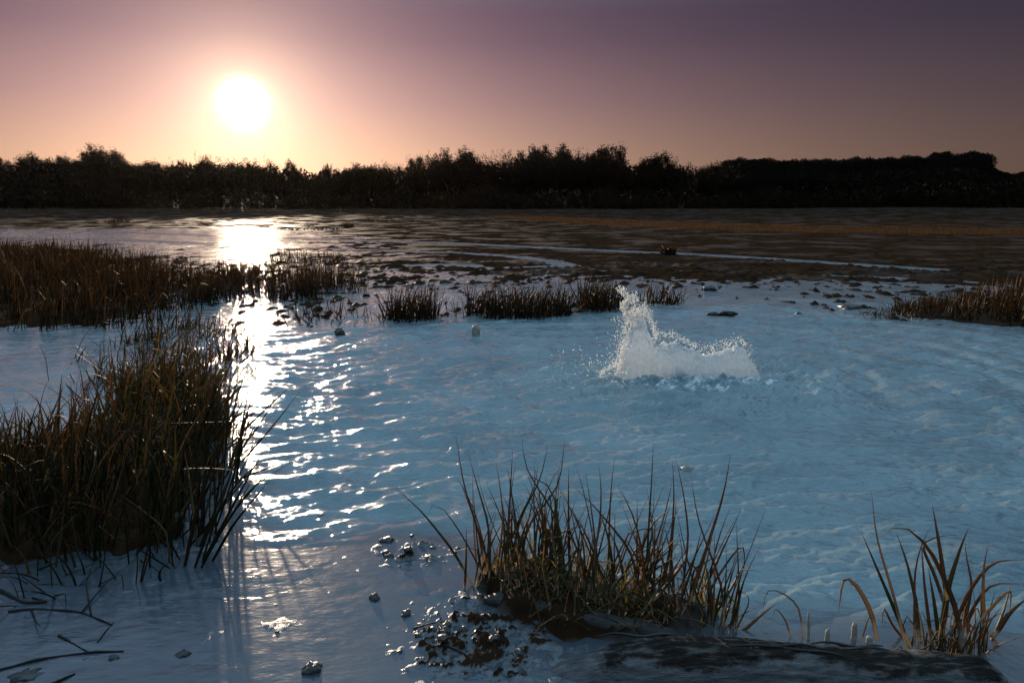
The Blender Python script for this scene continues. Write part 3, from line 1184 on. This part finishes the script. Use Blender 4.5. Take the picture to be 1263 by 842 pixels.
# ------------------------------------------------------------------ foreground rushes
def build_left_rushes():
    rng = np.random.default_rng(31)
    b = at(130, 620)
    e = empty('rush_clump', (b[0], b[1], 0))
    off = (-b[0], -b[1], 0)
    front = [(-260, 694), (-260, 570), (0, 560), (100, 548), (200, 540), (276, 540), (262, 600), (240, 668), (180, 672), (90, 688)]
    back = [(85, 540), (110, 505), (180, 475), (262, 472), (285, 510), (278, 545), (180, 545)]
    fringe = [(85, 480), (110, 430), (200, 405), (285, 398), (318, 420), (296, 480), (200, 485), (110, 505)]
    holder = e
    V1 = Merge()
    for poly, n, h0, h1, ba, lean in ((front, 1250, 0.22, 0.68, 0.15, 0.42), (back, 620, 0.24, 0.58, 0.3, 0.45), (fringe, 800, 0.16, 0.40, 0.5, 0.48)):
        xy = tufted(sample_poly(poly, n, rng), max(n // 22, 8), 0.05, rng)
        V, Q, t, r, m = random_blades(xy, h0, h1, rng, lean=lean, droop=0.75, bias_az=ba, bias_amt=0.5, n=9, width=(0.006, 0.016), dead=0.10, kinkp=0.28, hx=True)
        V1.add(V, Q, t=t, rnd=r)
    o = V1.build('blades', M_RUSH, holder)
    o.location = off
    tag(o, kind='stuff')
    # the blades that stand out one by one
    xy = tufted(sample_poly([(-40, 700), (0, 640), (120, 610), (230, 600), (270, 600), (250, 690), (180, 690), (90, 700)], 150, rng), 26, 0.05, rng)
    h = empty('tmp')
    n0 = len(e.children)
    blade_parts(e, M_RUSH, xy, 0.35, 0.62, rng, lean=0.34, droop=0.5, bias_az=0.25, bias_amt=0.45, n=9, width=(0.008, 0.014))
    xy = sample_poly([(235, 702), (262, 690), (285, 650), (292, 600), (300, 540), (270, 540), (240, 640)], 46, rng)
    blade_parts(e, M_RUSH, xy, 0.36, 0.60, rng, lean=0.45, droop=0.25, bias_az=0.35, bias_amt=0.85, n=9, width=(0.010, 0.016), kinkp=0.05)
    xy = sample_poly([(-60, 745), (-60, 690), (100, 684), (180, 676), (236, 690), (200, 715), (110, 735)], 90, rng)
    blade_parts(e, M_RUSH, xy, 0.15, 0.42, rng, lean=1.1, droop=0.8, n=9, width=(0.005, 0.010), kinkp=0.4)
    Y = at(240, 698)[1]
    for pts, wd in (([(240, 700), (262, 640), (292, 595), (330, 560)], 0.016), ([(248, 700), (275, 650), (310, 600), (362, 568)], 0.014),
                    ([(228, 698), (240, 640), (258, 580), (285, 520)], 0.017), ([(262, 692), (285, 650), (312, 616), (335, 590)], 0.013),
                    ([(222, 690), (205, 660), (205, 640), (212, 628)], 0.012), ([(185, 700), (184, 640), (178, 590)], 0.009),
                    ([(160, 640), (200, 612), (240, 600), (300, 560), (345, 520)], 0.012), ([(30, 640), (70, 575), (52, 540), (40, 528)], 0.010),
                    ([(210, 570), (260, 520), (300, 470), (330, 440)], 0.010), ([(60, 470), (56, 440), (46, 420)], 0.010), ([(250, 690), (272, 620), (290, 570), (306, 500)], 0.014)):
        yy = at(pts[0][0], max(pts[0][1], 560))[1] if pts[0][1] > 560 else at(pts[0][0], 480)[1]
        traced_blade(e, M_RUSH, pts, yy, wd * 0.85, random.random() * 0.8, random.uniform(-0.12, 0.05))
    for c in list(e.children)[n0:]:
        c.location = off
    bpy.data.objects.remove(h)
    tag(e, 'huge dark rush clump leaning over the glittering water by the muddy shore', 'rush clump')


def build_centre_rushes():
    rng = np.random.default_rng(41)
    b = at(720, 745)
    e = empty('rush_clump', (b[0], b[1], 0))
    xy = tufted(sample_poly([(585, 722), (604, 700), (680, 700), (740, 715), (770, 740), (700, 762), (620, 735)], 100, rng), 18, 0.030, rng)
    blade_parts(e, M_RUSHM, xy, 0.28, 0.50, rng, lean=0.30, droop=0.45, n=9, width=(0.007, 0.012), kinkp=0.22)
    xy = tufted(sample_poly([(760, 735), (820, 730), (885, 752), (905, 775), (830, 776), (770, 765)], 68, rng), 13, 0.028, rng)
    blade_parts(e, M_RUSHM, xy, 0.24, 0.48, rng, lean=0.34, droop=0.45, n=9, width=(0.007, 0.012), kinkp=0.25, bias_az=0.3, bias_amt=0.3)
    tr = [([(583, 722), (560, 680), (520, 630), (484, 598)], 0.012), ([(598, 712), (592, 660), (572, 600), (562, 535)], 0.010),
          ([(600, 715), (604, 650), (586, 590), (578, 560)], 0.009), ([(640, 720), (648, 650), (690, 600), (697, 540)], 0.010),
          ([(628, 715), (640, 640), (668, 590), (676, 545)], 0.009), ([(700, 740), (690, 640), (645, 575), (644, 535)], 0.009),
          ([(792, 755), (780, 680), (730, 620), (706, 598)], 0.010), ([(795, 752), (800, 650), (804, 590), (806, 540)], 0.010),
          ([(846, 760), (870, 680), (893, 610), (901, 560)], 0.012), ([(838, 755), (850, 660), (842, 600), (832, 560)], 0.009),
          ([(812, 750), (828, 670), (832, 610), (829, 566)], 0.009), ([(893, 778), (892, 725), (860, 640), (852, 585)], 0.008),
          ([(866, 752), (880, 718), (912, 672), (919, 668), (917, 712)], 0.010), ([(850, 745), (855, 700), (888, 684), (886, 690)], 0.008),
          ([(908, 780), (912, 730), (908, 640)], 0.007), ([(890, 780), (905, 730), (912, 690)], 0.007), ([(905, 782), (925, 742), (922, 730), (912, 728)], 0.006),
          ([(612, 716), (640, 640), (660, 600), (664, 570)], 0.009), ([(720, 735), (740, 650), (742, 600), (738, 570)], 0.009),
          ([(650, 735), (590, 716), (600, 708), (690, 718), (745, 750)], 0.008)]
    Yb = at(720, 742)[1]
    for pts, wd in tr:
        Y = at(pts[0][0], pts[0][1])[1]
        traced_blade(e, M_RUSHM, pts, Y, wd, random.random() * 0.85, random.uniform(-0.06, 0.06))
    xy = sample_poly([(590, 732), (620, 700), (690, 700), (780, 725), (890, 758), (905, 782), (780, 792), (680, 780)], 300, rng)
    o = blade_mass('dead_litter', e, M_RUSHM, xy, 0.10, 0.30, rng, lean=0.75, droop=0.8, n=8, width=(0.004, 0.008), kinkp=0.4)
    tag(o, kind='stuff')
    # short dead litter at the foot
    xy = sample_poly([(600, 730), (680, 715), (780, 735), (890, 765), (890, 782), (780, 785), (690, 775)], 55, rng)
    blade_parts(e, M_RUSHM, xy, 0.12, 0.30, rng, lean=1.0, droop=0.7, n=8, width=(0.004, 0.008), kinkp=0.3)
    for c in e.children:
        c.location = (-b[0], -b[1], 0)
    tag(e, 'brown and green rush clump between the mud lumps and the lying log', 'rush clump')


def build_right_rushes():
    rng = np.random.default_rng(51)
    b = at(1150, 800)
    e = empty('rush_clump', (b[0], b[1], 0))
    Y = at(1150, 806)[1]
    tr = [([(1118, 800), (1104, 740), (1080, 660), (1075, 605)], 0.010), ([(1124, 800), (1090, 720), (1062, 655)], 0.009),
          ([(1190, 810), (1178, 745), (1150, 680), (1118, 645), (1096, 646), (1083, 664)], 0.013), ([(1168, 740), (1160, 680), (1150, 622)], 0.013),
          ([(1135, 800), (1130, 740), (1118, 690), (1105, 655)], 0.010), ([(1082, 790), (1076, 756), (1058, 722), (1040, 705), (1034, 758)], 0.011),
          ([(1160, 790), (1170, 720), (1188, 665), (1195, 650)], 0.014), ([(1170, 760), (1150, 700), (1132, 668), (1170, 658), (1190, 660)], 0.009),
          ([(1172, 780), (1200, 720), (1225, 690), (1275, 690)], 0.009), ([(1180, 790), (1205, 740), (1222, 718), (1275, 720)], 0.008),
          ([(1216, 800), (1212, 730), (1214, 690), (1219, 672)], 0.010), ([(1225, 785), (1245, 755), (1268, 736)], 0.012),
          ([(1205, 770), (1235, 735), (1248, 724), (1245, 758)], 0.008), ([(1150, 800), (1140, 720), (1136, 665)], 0.008),
          ([(1128, 800), (1128, 700), (1140, 660), (1152, 644)], 0.008), ([(1185, 790), (1200, 720), (1192, 690), (1190, 665)], 0.008),
          ([(1120, 795), (1100, 770), (1089, 745), (1088, 775)], 0.007), ([(1216, 775), (1235, 800), (1258, 818)], 0.006),
          ([(1160, 800), (1152, 740), (1145, 700)], 0.012), ([(1196, 795), (1192, 770), (1205, 745), (1210, 765)], 0.007), ([(1062, 792), (1070, 765), (1078, 750)], 0.006)]
    for pts, wd in tr:
        traced_blade(e, M_RUSHM, pts, Y + random.uniform(-0.05, 0.10), wd * 1.3, random.choice([0.1, 0.35, 0.5, 0.6, 0.75, 0.95, 0.98]), random.uniform(-0.06, 0.06))
    xy = tufted(sample_poly([(1095, 802), (1110, 790), (1190, 785), (1222, 800), (1190, 812), (1120, 812)], 80, rng), 10, 0.022, rng)
    blade_parts(e, M_RUSHM, xy, 0.08, 0.32, rng, lean=0.38, droop=0.5, n=9, width=(0.006, 0.011), kinkp=0.3, sink=0.05)
    for c in e.children:
        c.location = (-b[0], -b[1], 0)
    tag(e, 'loose straw-coloured rush clump rising behind the end of the log', 'rush clump')
    # single stems between the two clumps
    e = empty('rush_sprig', tuple(at(985, 785)))
    o_ = at(985, 785)
    for pts, wd in (([(990, 786), (986, 745), (962, 728), (945, 724), (940, 760)], 0.006), ([(976, 786), (968, 762), (956, 748), (953, 762)], 0.006)):
        traced_blade(e, M_RUSHM, pts, o_[1], wd, 0.95, 0.02)
    for c in e.children:
        c.location = (-o_[0], -o_[1], 0)
    tag(e, 'two thin bent straw stems rising just behind the middle of the log', 'rush sprig')


build_left_rushes()
build_centre_rushes()
build_right_rushes()


# ------------------------------------------------------------------ the boiling spout
def ico(sub=0):
    import bmesh
    bm = bmesh.new()
    bmesh.ops.create_icosphere(bm, subdivisions=sub, radius=1.0)
    V = np.array([v.co[:] for v in bm.verts])
    F = np.array([[v.index for v in f.verts] for f in bm.faces])
    bm.free()
    return V, F


OCT_V = np.array([[1, 0, 0], [-1, 0, 0], [0, 1, 0], [0, -1, 0], [0, 0, 1], [0, 0, -1]], float)
OCT_F = np.array([[0, 2, 4], [2, 1, 4], [1, 3, 4], [3, 0, 4], [2, 0, 5], [1, 2, 5], [3, 1, 5], [0, 3, 5]])
ICO1_V, ICO1_F = ico(1)
ICO3_V, ICO3_F = ico(3)


def build_spout():
    rng = np.random.default_rng(61)
    Y0 = BOIL[1]
    root = empty('boiling_spout', (BOIL[0], Y0, 0))

    def loc(px, py):
        p = atY(px, py, Y0)
        return p[0] - BOIL[0], p[2]
    prof = [loc(a, b) for a, b in [(752, 470), (762, 455), (768, 430), (776, 402), (784, 391), (792, 387), (798, 398), (803, 416), (815, 421), (832, 418), (850, 426), (868, 434), (885, 431), (898, 427), (910, 421), (920, 429), (930, 446), (938, 468)]]
    X = np.array([p[0] for p in prof])
    Z = np.array([max(p[1], 0) for p in prof]) * 0.93
    nx, nd = 240, 110
    xs = np.linspace(X[0], X[-1], nx)
    d = np.linspace(-1, 1, nd)
    xg, dg = np.meshgrid(xs, d, indexing='ij')
    zt = np.interp(xg, X, Z)
    half = 0.13 + 0.08 * np.interp(xg, [X[0], X[3], X[9], X[-1]], [0.0, 0.4, 1.0, 0.2])
    yg = dg * half
    prf = np.clip(1 - np.abs(dg) ** 2.2, 0, 1) ** 0.62
    # ragged crest, streaked curtain on the flanks
    rag = 1 + (0.16 * fbm(xg * 16, dg * 3, 4, 81, 0.6) + 0.11 * fbm(xg * 60, dg * 9, 3, 82, 0.7)) * prf ** 3
    zg = zt * prf * rag - 0.02
    nse = fbm(xg * 9 + dg * 2, zg * 9 + dg * 5, 4, 83, 0.6)
    streak = fbm(xg * 34, zg * 5 + dg, 3, 84, 0.6)
    yg = yg * (1 + 0.16 * nse) + np.sign(dg) * 0.016 * streak * np.clip(zg * 12, 0, 1)
    xg2 = xg + 0.022 * fbm(xg * 6 + 4, zg * 8, 3, 85, 0.5) + 0.012 * fbm(zg * 40, dg * 14, 2, 86)
    V = np.stack([xg2.ravel(), yg.ravel(), zg.ravel()], 1)
    o = mk('water_mound', V, grid_faces(nx, nd)[:, ::-1], M_MOUND, root)
    # spray thrown off the crest: countless drops and shreds
    n = 3000
    dm = Merge()
    tall = rng.random(n) < 0.55
    px = np.where(tall, rng.uniform(764, 812, n), rng.uniform(760, 936, n))
    edge = np.interp(px, [752, 762, 768, 774, 784, 796, 804, 808, 832, 850, 868, 898, 912, 922, 938], [472, 455, 430, 396, 388, 384, 394, 414, 414, 424, 432, 425, 418, 428, 468])
    py = edge + np.where(tall, rng.normal(-1, 6, n), rng.normal(-1, 2.5, n))
    sidew = rng.random(n) < 0.14
    px = np.where(sidew, 772 - np.abs(rng.normal(0, 9, n)), px)
    py = np.where(sidew, rng.uniform(390, 468, n), py)
    P = np.array([atY(a, b, Y0) for a, b in zip(px, py)]) - np.array([BOIL[0], Y0, 0])
    depth = 0.24 * np.clip(1 - P[:, 2] / 0.75, 0.25, 1)
    P[:, 1] = rng.normal(0, 1, n) * depth * 0.55
    P[:, 2] = np.maximum(P[:, 2], 0.005)
    # thrown tip: a crooked jet with drops
    m = 700
    tt = rng.random(m)
    jx = np.interp(tt, [0, .45, .7, 1], [776, 768, 776, 764])
    jy = np.interp(tt, [0, .45, .7, 1], [392, 378, 366, 356])
    side = rng.random(m) < 0.2
    jx = np.where(side, 776 + rng.random(m) * 10, jx)
    jy = np.where(side, 372 - rng.random(m) * 8, jy)
    J = np.array([atY(a + rng.normal(0, 2.2), b + rng.normal(0, 2.2), Y0) for a, b in zip(jx, jy)]) - np.array([BOIL[0], Y0, 0])
    J[:, 1] = rng.normal(0, 0.025, m)
    P = np.vstack([P, J])
    # stray drops and the low left jet
    s = 500
    S = np.array([atY(a, b, Y0) for a, b in zip(rng.normal(770, 34, s), 462 - np.abs(rng.normal(0, 18, s)))]) - np.array([BOIL[0], Y0, 0])
    S[:, 1] = rng.normal(0, 0.2, s)
    P = np.vstack([P, S])
    l = 260
    tl = rng.random(l)
    Lj = np.array([atY(772 - 34 * q + rng.normal(0, 1.5), 448 - 8 * q * 0 + 12 * q * q + rng.normal(0, 1.5), Y0) for q in tl]) - np.array([BOIL[0], Y0, 0])
    Lj[:, 1] = rng.normal(-0.05, 0.03, l)
    P = np.vstack([P, Lj])
    N = len(P)
    rad = 0.0015 + 0.0038 * rng.random(N) ** 2.4
    rad[:3000] *= 0.8
    st = rng.uniform(1.3, 4.2, N)
    u = rng.normal(size=(N, 3)) + np.array([-0.4, 0, 1.2])
    u /= np.linalg.norm(u, axis=1)[:, None]
    a = np.cross(u, rng.normal(size=(N, 3)))
    a /= np.linalg.norm(a, axis=1)[:, None]
    bb = np.cross(u, a)
    VV = P[:, None, :] + rad[:, None, None] * (OCT_V[None, :, 0:1] * a[:, None, :] + OCT_V[None, :, 1:2] * bb[:, None, :] + st[:, None, None] * OCT_V[None, :, 2:3] * u[:, None, :])
    F = (OCT_F[None] + (np.arange(N) * 6)[:, None, None]).reshape(-1, 3)
    o = mk('spray', VV.reshape(-1, 3), F, M_FOAM, root)
    tag(o, kind='stuff')
    # rolling foam collar around the foot
    nr, na = 46, 300
    rr, aa = np.meshgrid(np.linspace(0.0, 1.0, nr), np.linspace(0, 2 * np.pi, na), indexing='ij')
    cx = rr * np.cos(aa) * (0.82) + 0.0
    cy = rr * np.sin(aa) * 0.62 - 0.02
    hgt = 0.075 * np.clip(1 - rr, 0, 1) ** 0.6 * (0.65 + 1.5 * fbm(cx * 7, cy * 9, 4, 91, 0.6)) + 0.03 * np.maximum(fbm(cx * 16, cy * 20, 3, 92, 0.6), 0) * (1 - rr) + 0.012 * (1 - rr)
    z = hgt - 0.045 * rr ** 3
    mk('foam_collar', np.stack([cx.ravel(), cy.ravel(), z.ravel()], 1), grid_faces(nr, na)[:, ::-1], M_FOAMLOW, root)
    tag(root, 'white foaming spout of bubbling water bursting up in the pool', 'water spout')


def mat_foamlow():
    m, b, out = new_mat('frothy_water')
    g = b.n('ShaderNodeTexCoord').outputs['Object']
    n = b.noise(14.0, 5, 0.65, g)
    p = principled(b, b.ramp(n, [(0.40, (0.16, 0.24, 0.27)), (0.51, (0.30, 0.37, 0.40)), (0.60, (0.75, 0.77, 0.78))]), 0.16, IOR=1.33)
    b.put(p.inputs['Normal'], bump(b, n, 0.5, 0.012))
    b.nt.links.new(p.outputs[0], out.inputs[0])
    return m


M_FOAMLOW = mat_foamlow()
build_spout()


# ------------------------------------------------------------------ log, sticks, clods, stumps
def build_log():
    Y = 2.02
    A = atY(660, 824, Y + 0.06)
    B = atY(1232, 826, Y - 0.01)
    root = empty('lying_log', (A[0], A[1], 0))
    n, sides = 150, 64
    s = np.linspace(0, 1, n)
    th = np.linspace(0, 2 * np.pi, sides + 1)
    S, T = np.meshgrid(s, th, indexing='ij')
    ax = A[None, None, :] + (B - A)[None, None, :] * S[..., None]
    ax[..., 2] = np.interp(S, [0, 0.3, 1], [-0.070, 0.000, 0.002]) + 0.004 * np.sin(S * 5 + 0.5)
    ax[..., 1] += 0.02 * np.sin(S * 4)
    ll = S * 1.4
    r = 0.088 * (1 + 0.05 * np.sin(S * 7)) * np.interp(S, [0, 0.08, 0.2, 0.85, 0.96, 1.0], [0.55, 0.80, 0.97, 1.0, 0.90, 0.50])
    r = r * (1 + 0.05 * fbm(ll * 3, np.cos(T) * 2 + np.sin(T) * 1.3 + 7, 4, 101)
             + 0.07 * fbm(ll * 2.2, T * 5.0, 4, 102, 0.65) + 0.05 * fbm(ll * 4, T * 11.0, 2, 104) - 0.05 * np.maximum(fbm(ll * 1.2, T * 6.5, 3, 103) - 0.1, 0) * 3)
    V = ax + np.stack([np.zeros_like(T), np.cos(T) * r, np.sin(T) * r], -1)
    V = V.reshape(-1, 3) - np.array([A[0], A[1], 0])
    mk('trunk', V, grid_faces(n, sides + 1), M_LOG, root)
    # peeling bark strips along the top edge
    for k in range(5):
        x0 = random.uniform(0.12, 0.7)
        x1 = x0 + random.uniform(0.10, 0.26)
        t0 = random.uniform(0.8, 1.9)
        ss = np.linspace(x0, x1, 14)
        c = A[None, :] + (B - A)[None, :] * ss[:, None]
        rr = 0.089 + 0.004 * np.sin(ss * 60 + k)
        pts = np.stack([c[:, 0] - A[0], c[:, 1] - A[1] + 0.02 * np.sin(ss * 4) + np.cos(t0 + 0.1 * np.sin(ss * 30)) * rr, 0.000 + 0.004 * np.sin(ss * 5 + 0.5) + np.sin(t0 + 0.1 * np.sin(ss * 30)) * rr], 1)
        Vt, Q, Tt = tube(pts, 0.0040 * np.sin(np.linspace(0.2, 2.9, 14)) + 0.001, 5)
        mk('bark_strip', Vt, [Q, Tt], M_ROOT, root)
    tag(root, 'thick weathered grey-black log lying at the water edge under the rushes', 'log')
    # darker rotten beam running up-left under the centre clump
    a = at(598, 742)
    b = at(850, 800)
    root = empty('sunken_beam', (a[0], a[1], 0))
    s = np.linspace(0, 1, 26)
    pts = (b - a)[None, :] * s[:, None]
    pts[:, 2] = 0.006 + 0.018 * np.sin(s * 3)
    pts[:, 1] += 0.015 * np.sin(s * 9)
    V, Q, T = tube(pts, 0.028 * (1 + 0.15 * np.sin(s * 11)) * np.interp(s, [0, .08, 1], [0.5, 1, 1.1]), 14)
    V = V + 0.007 * fbm(V[:, 0] * 14, V[:, 1] * 40 + V[:, 2] * 40, 3, 111)[:, None]
    mk('wood', V, [Q, T], M_ROOT, root)
    tag(root, 'dark half-sunken beam below the brown and green rush clump', 'log')


def stick(pts, r, label, forks=()):
    q = np.array([at(a, b, 0.008) for a, b in pts])
    r = r * 0.72
    q[:, 2] = np.maximum(ground_z(q[:, 0], q[:, 1]), 0.0) + r * 0.4
    d = np.concatenate([[0], np.cumsum(np.linalg.norm(np.diff(q, axis=0), axis=1))])
    s = np.linspace(0, d[-1], 16)
    P = np.stack([np.interp(s, d, q[:, i]) for i in range(3)], 1)
    K = P.copy()
    K[1:-1] = (P[:-2] + P[1:-1] * 2 + P[2:]) / 4
    K[:, 2] += 0.3 * r * np.sin(s * 40)
    V, Q, T = tube(K - K[0], r * np.linspace(1.05, 0.55, 16) * (1 + 0.15 * np.sin(np.arange(16) * 2.1)), 7)
    e = empty('fallen_stick', tuple(K[0]))
    mk('stem', V, [Q, T], M_STICK, e)
    for f in forks:
        g = np.array([at(a, b, 0.012) for a, b in f])
        g[:, 2] = np.maximum(ground_z(g[:, 0], g[:, 1]), 0) + r * 0.9 + np.linspace(0, 0.02, len(g))
        V, Q, T = tube(g - K[0], np.linspace(r * 0.7, r * 0.25, len(g)), 6)
        mk('twig', V, [Q, T], M_STICK, e)
    tag(e, label, 'stick')


def build_sticks():
    stick([(-60, 836), (0, 823), (60, 808), (120, 801), (152, 800)], 0.0075, 'long dark stick lying flat on the pale mud, pointing at two clods')
    stick([(72, 781), (92, 792), (110, 802)], 0.006, 'short dark stick lying just above the long stick on the mud')
    stick([(55, 845), (75, 836), (92, 828)], 0.007, 'stubby stick end lying below the long stick on the mud')
    stick([(10, 752), (45, 748), (100, 752), (138, 768)], 0.006, 'forked driftwood twig at the edge of the huge rush clump', [[(112, 755), (106, 720), (118, 690)], [(38, 748), (45, 768), (50, 776)], [(100, 752), (130, 720), (170, 690)]])
    stick([(120, 790), (128, 778), (140, 764)], 0.0035, 'thin twig end touching the forked driftwood twig')
    stick([(0, 726), (30, 742), (62, 740), (40, 735)], 0.009, 'curled black root by the forked driftwood twig')
    stick([(510, 772), (535, 768), (552, 764)], 0.004, 'thin straw-like twig among the glinting mud lumps')
    stick([(548, 800), (575, 808), (600, 818)], 0.006, 'short stick caught in the glinting mud lumps')


def clod(px, py, w_px, label, group=None, mat=None, flat=0.6, seed=0, cat='clod', name='mud_clod', lift=0.12):
    p = at(px, py)
    r = 0.5 * w_px / FPX * math.hypot(p[1], CAM_H)
    gz = max(float(ground_z(np.array([p[0]]), np.array([p[1]]))[0]), -0.005)
    V = ICO3_V * np.array([1, 0.9, flat])
    k = 1 + 0.55 * fbm(ICO3_V[:, 0] * 1.7 + seed * 3.1, ICO3_V[:, 1] * 1.7 + ICO3_V[:, 2] * 1.3 + seed, 4, 5, 0.65)
    V = V * k[:, None] * r
    o = mk(name, V, ICO3_F, mat or M_CLOD)
    o.location = (p[0], p[1], gz + r * flat * lift)
    o.rotation_euler[2] = seed * 1.3
    tag(o, label, cat, group)
    return o


def build_clods():
    clod(385, 826, 24, 'dark crumbly clod sitting alone on the wet pale mud', seed=1)
    clod(140, 811, 12, 'small round clod at the tip of the long stick', seed=2)
    clod(107, 812, 12, 'small flat clod beside the long stick', seed=3, flat=0.4)
    clod(226, 806, 16, 'low pointed clod on the smooth mud right of the sticks', seed=4)
    clod(30, 832, 34, 'flat dark mud patch below the long stick', seed=5, flat=0.25)
    clod(462, 738, 14, 'small dark lump at the edge of the lapping water', seed=6, flat=0.9)
    clod(394, 636, 12, 'dark lump breaking the glittering ripples', seed=7)
    rng = random.Random(8)
    for k in range(40):
        if k < 16:
            px, py = rng.uniform(470, 570), rng.uniform(655, 700)
        else:
            t = rng.random()
            px, py = 520 + 125 * t + rng.gauss(0, 12), 775 + 45 * t + rng.gauss(0, 13)
        if py > 838:
            continue
        g = ('glinting wet mud lump scattered between rushes and smooth mud', 'glinting mud lumps before the centre rushes') if k >= 16 else ('wet lump of mud and debris washed by the ripples', 'lumps where the ripples meet the mud')
        clod(px, py, rng.uniform(5, 15), g[0], g[1], seed=20 + k, flat=rng.uniform(0.4, 0.8))
    for k in range(70):  # tiny clods added to scatter point glints over the smooth shore
        px, py = rng.uniform(330, 640), rng.uniform(690, 838)
        clod(px, py, rng.uniform(2, 7), 'tiny wet pebble of mud added for its glint on the smooth shore', 'tiny mud pebbles added for glints on the shore', seed=70 + k, flat=0.38)
    for k in range(20):
        clod(333 + k * 4.6 + rng.uniform(-1, 1), 283 + rng.uniform(-0.6, 0.6), rng.uniform(2.2, 3.6), 'small dark clod in the row on the far bright flat', 'row of dark clods on the far flat', seed=100 + k, flat=0.8)
    # half-submerged things in the pool
    clod(880, 389, 16, 'low dark debris floating right of the splash tip', seed=120, lift=0.45, flat=0.35, mat=M_STICK, cat='debris', name='floating_debris')
    clod(897, 388, 22, 'longer piece of dark floating debris behind the spout', seed=121, lift=0.45, flat=0.3, mat=M_STICK, cat='debris', name='floating_debris')
    clod(419, 413, 14, 'grey stone sticking out of the water near the broken stems', seed=122, lift=0.45, flat=0.9, cat='stone', name='stone')
    clod(846, 580, 13, 'small round pale lump floating above the centre rushes', seed=123, lift=0.45, flat=0.7, mat=M_MUDDY, cat='float', name='floating_lump')
    clod(985, 388, 10, 'small dark clod in the shallows left of the reed bank', seed=124, lift=0.45, flat=0.5)
    clod(875, 358, 16, 'dark wet clod in the pale shallows behind the pool', seed=125, lift=0.45, flat=0.5)
    clod(1050, 380, 26, 'flat dark clod off the tip of the reed bank', seed=126, lift=0.45, flat=0.25)

    def post(px, py, w_px, h_px, label, mat, name='post_stub', cat='post', tilt=0.0):
        p = at(px, py)
        sc = math.hypot(p[1], CAM_H) / FPX
        h, r = h_px * sc * 1.05, w_px * sc / 2
        zs = np.array([-0.12, 0, h * 0.3, h * 0.6, h * 0.85, h, h * 1.02])
        rs = r * np.array([1.1, 1.1, 1.0, 1.05, 0.95, 0.7, 0.15])
        pts = np.stack([zs * tilt, zs * 0, zs], 1)
        V, Q, T = tube(pts, rs, 12)
        V = V * (1 + 0.10 * fbm(V[:, :1] * 40 + px, V[:, 2:3] * 30, 3, 3))
        e = empty(name, (p[0], p[1], 0))
        mk('shaft', V, [Q, T], mat, e)
        # split crown of worn wood
        for q in range(3):
            a = q * 2.1 + px
            c = np.array([[math.cos(a) * r * .45 + h * tilt, math.sin(a) * r * .45, h * 0.9], [math.cos(a) * r * .5 + h * tilt, math.sin(a) * r * .5, h * (1.03 + 0.05 * q)]])
            V, Q, T = tube(c, [r * .42, r * .2], 6)
            mk('splinter', V, [Q, T], mat, e)
        tag(e, label, cat)
    post(587, 416, 10, 14, 'short grey worn post stub standing alone in the pool', M_MUDDY)
    post(1020, 792, 5.5, 15, 'slim mud-coated stump just behind the log', M_MUDDY, 'rush_stump', 'stump')
    post(997, 788, 3.5, 30, 'pointed straw stump standing behind the log', M_MUDDY, 'rush_stump', 'stump', -0.05)
    post(1053, 788, 6.5, 18, 'rounded pale stump right of the slim mud-coated one', M_MUDDY, 'rush_stump', 'stump')
    post(1072, 792, 7, 7, 'lowest pale stump at the foot of the loose straw-coloured rushes', M_MUDDY, 'rush_stump', 'stump')


build_log()
build_sticks()
build_clods()


# ------------------------------------------------------------------ evening haze
def build_haze():
    m = bpy.data.materials.new('evening_haze')
    m.use_nodes = True
    m.node_tree.nodes.clear()
    b = NB(m.node_tree)
    out = b.n('ShaderNodeOutputMaterial')
    v = b.n('ShaderNodeVolumePrincipled')
    v.inputs['Color'].default_value = C(0.92, 0.86, 0.80)
    v.inputs['Density'].default_value = 0.00001
    v.inputs['Anisotropy'].default_value = 0.75
    b.nt.links.new(v.outputs[0], out.inputs['Volume'])
    x0, x1, y0, y1, z0, z1 = -4700, 4700, -4700, 4700, -2.0, 26.0
    V = [(x, y, z) for z in (z0, z1) for y in (y0, y1) for x in (x0, x1)]
    F = np.array([(0, 2, 3, 1), (4, 5, 7, 6), (0, 1, 5, 4), (2, 6, 7, 3), (0, 4, 6, 2), (1, 3, 7, 5)])
    o = mk('haze', V, F, m, smooth=False)
    tag(o, 'thin warm evening haze over the flats', 'haze', kind='stuff')


build_haze()
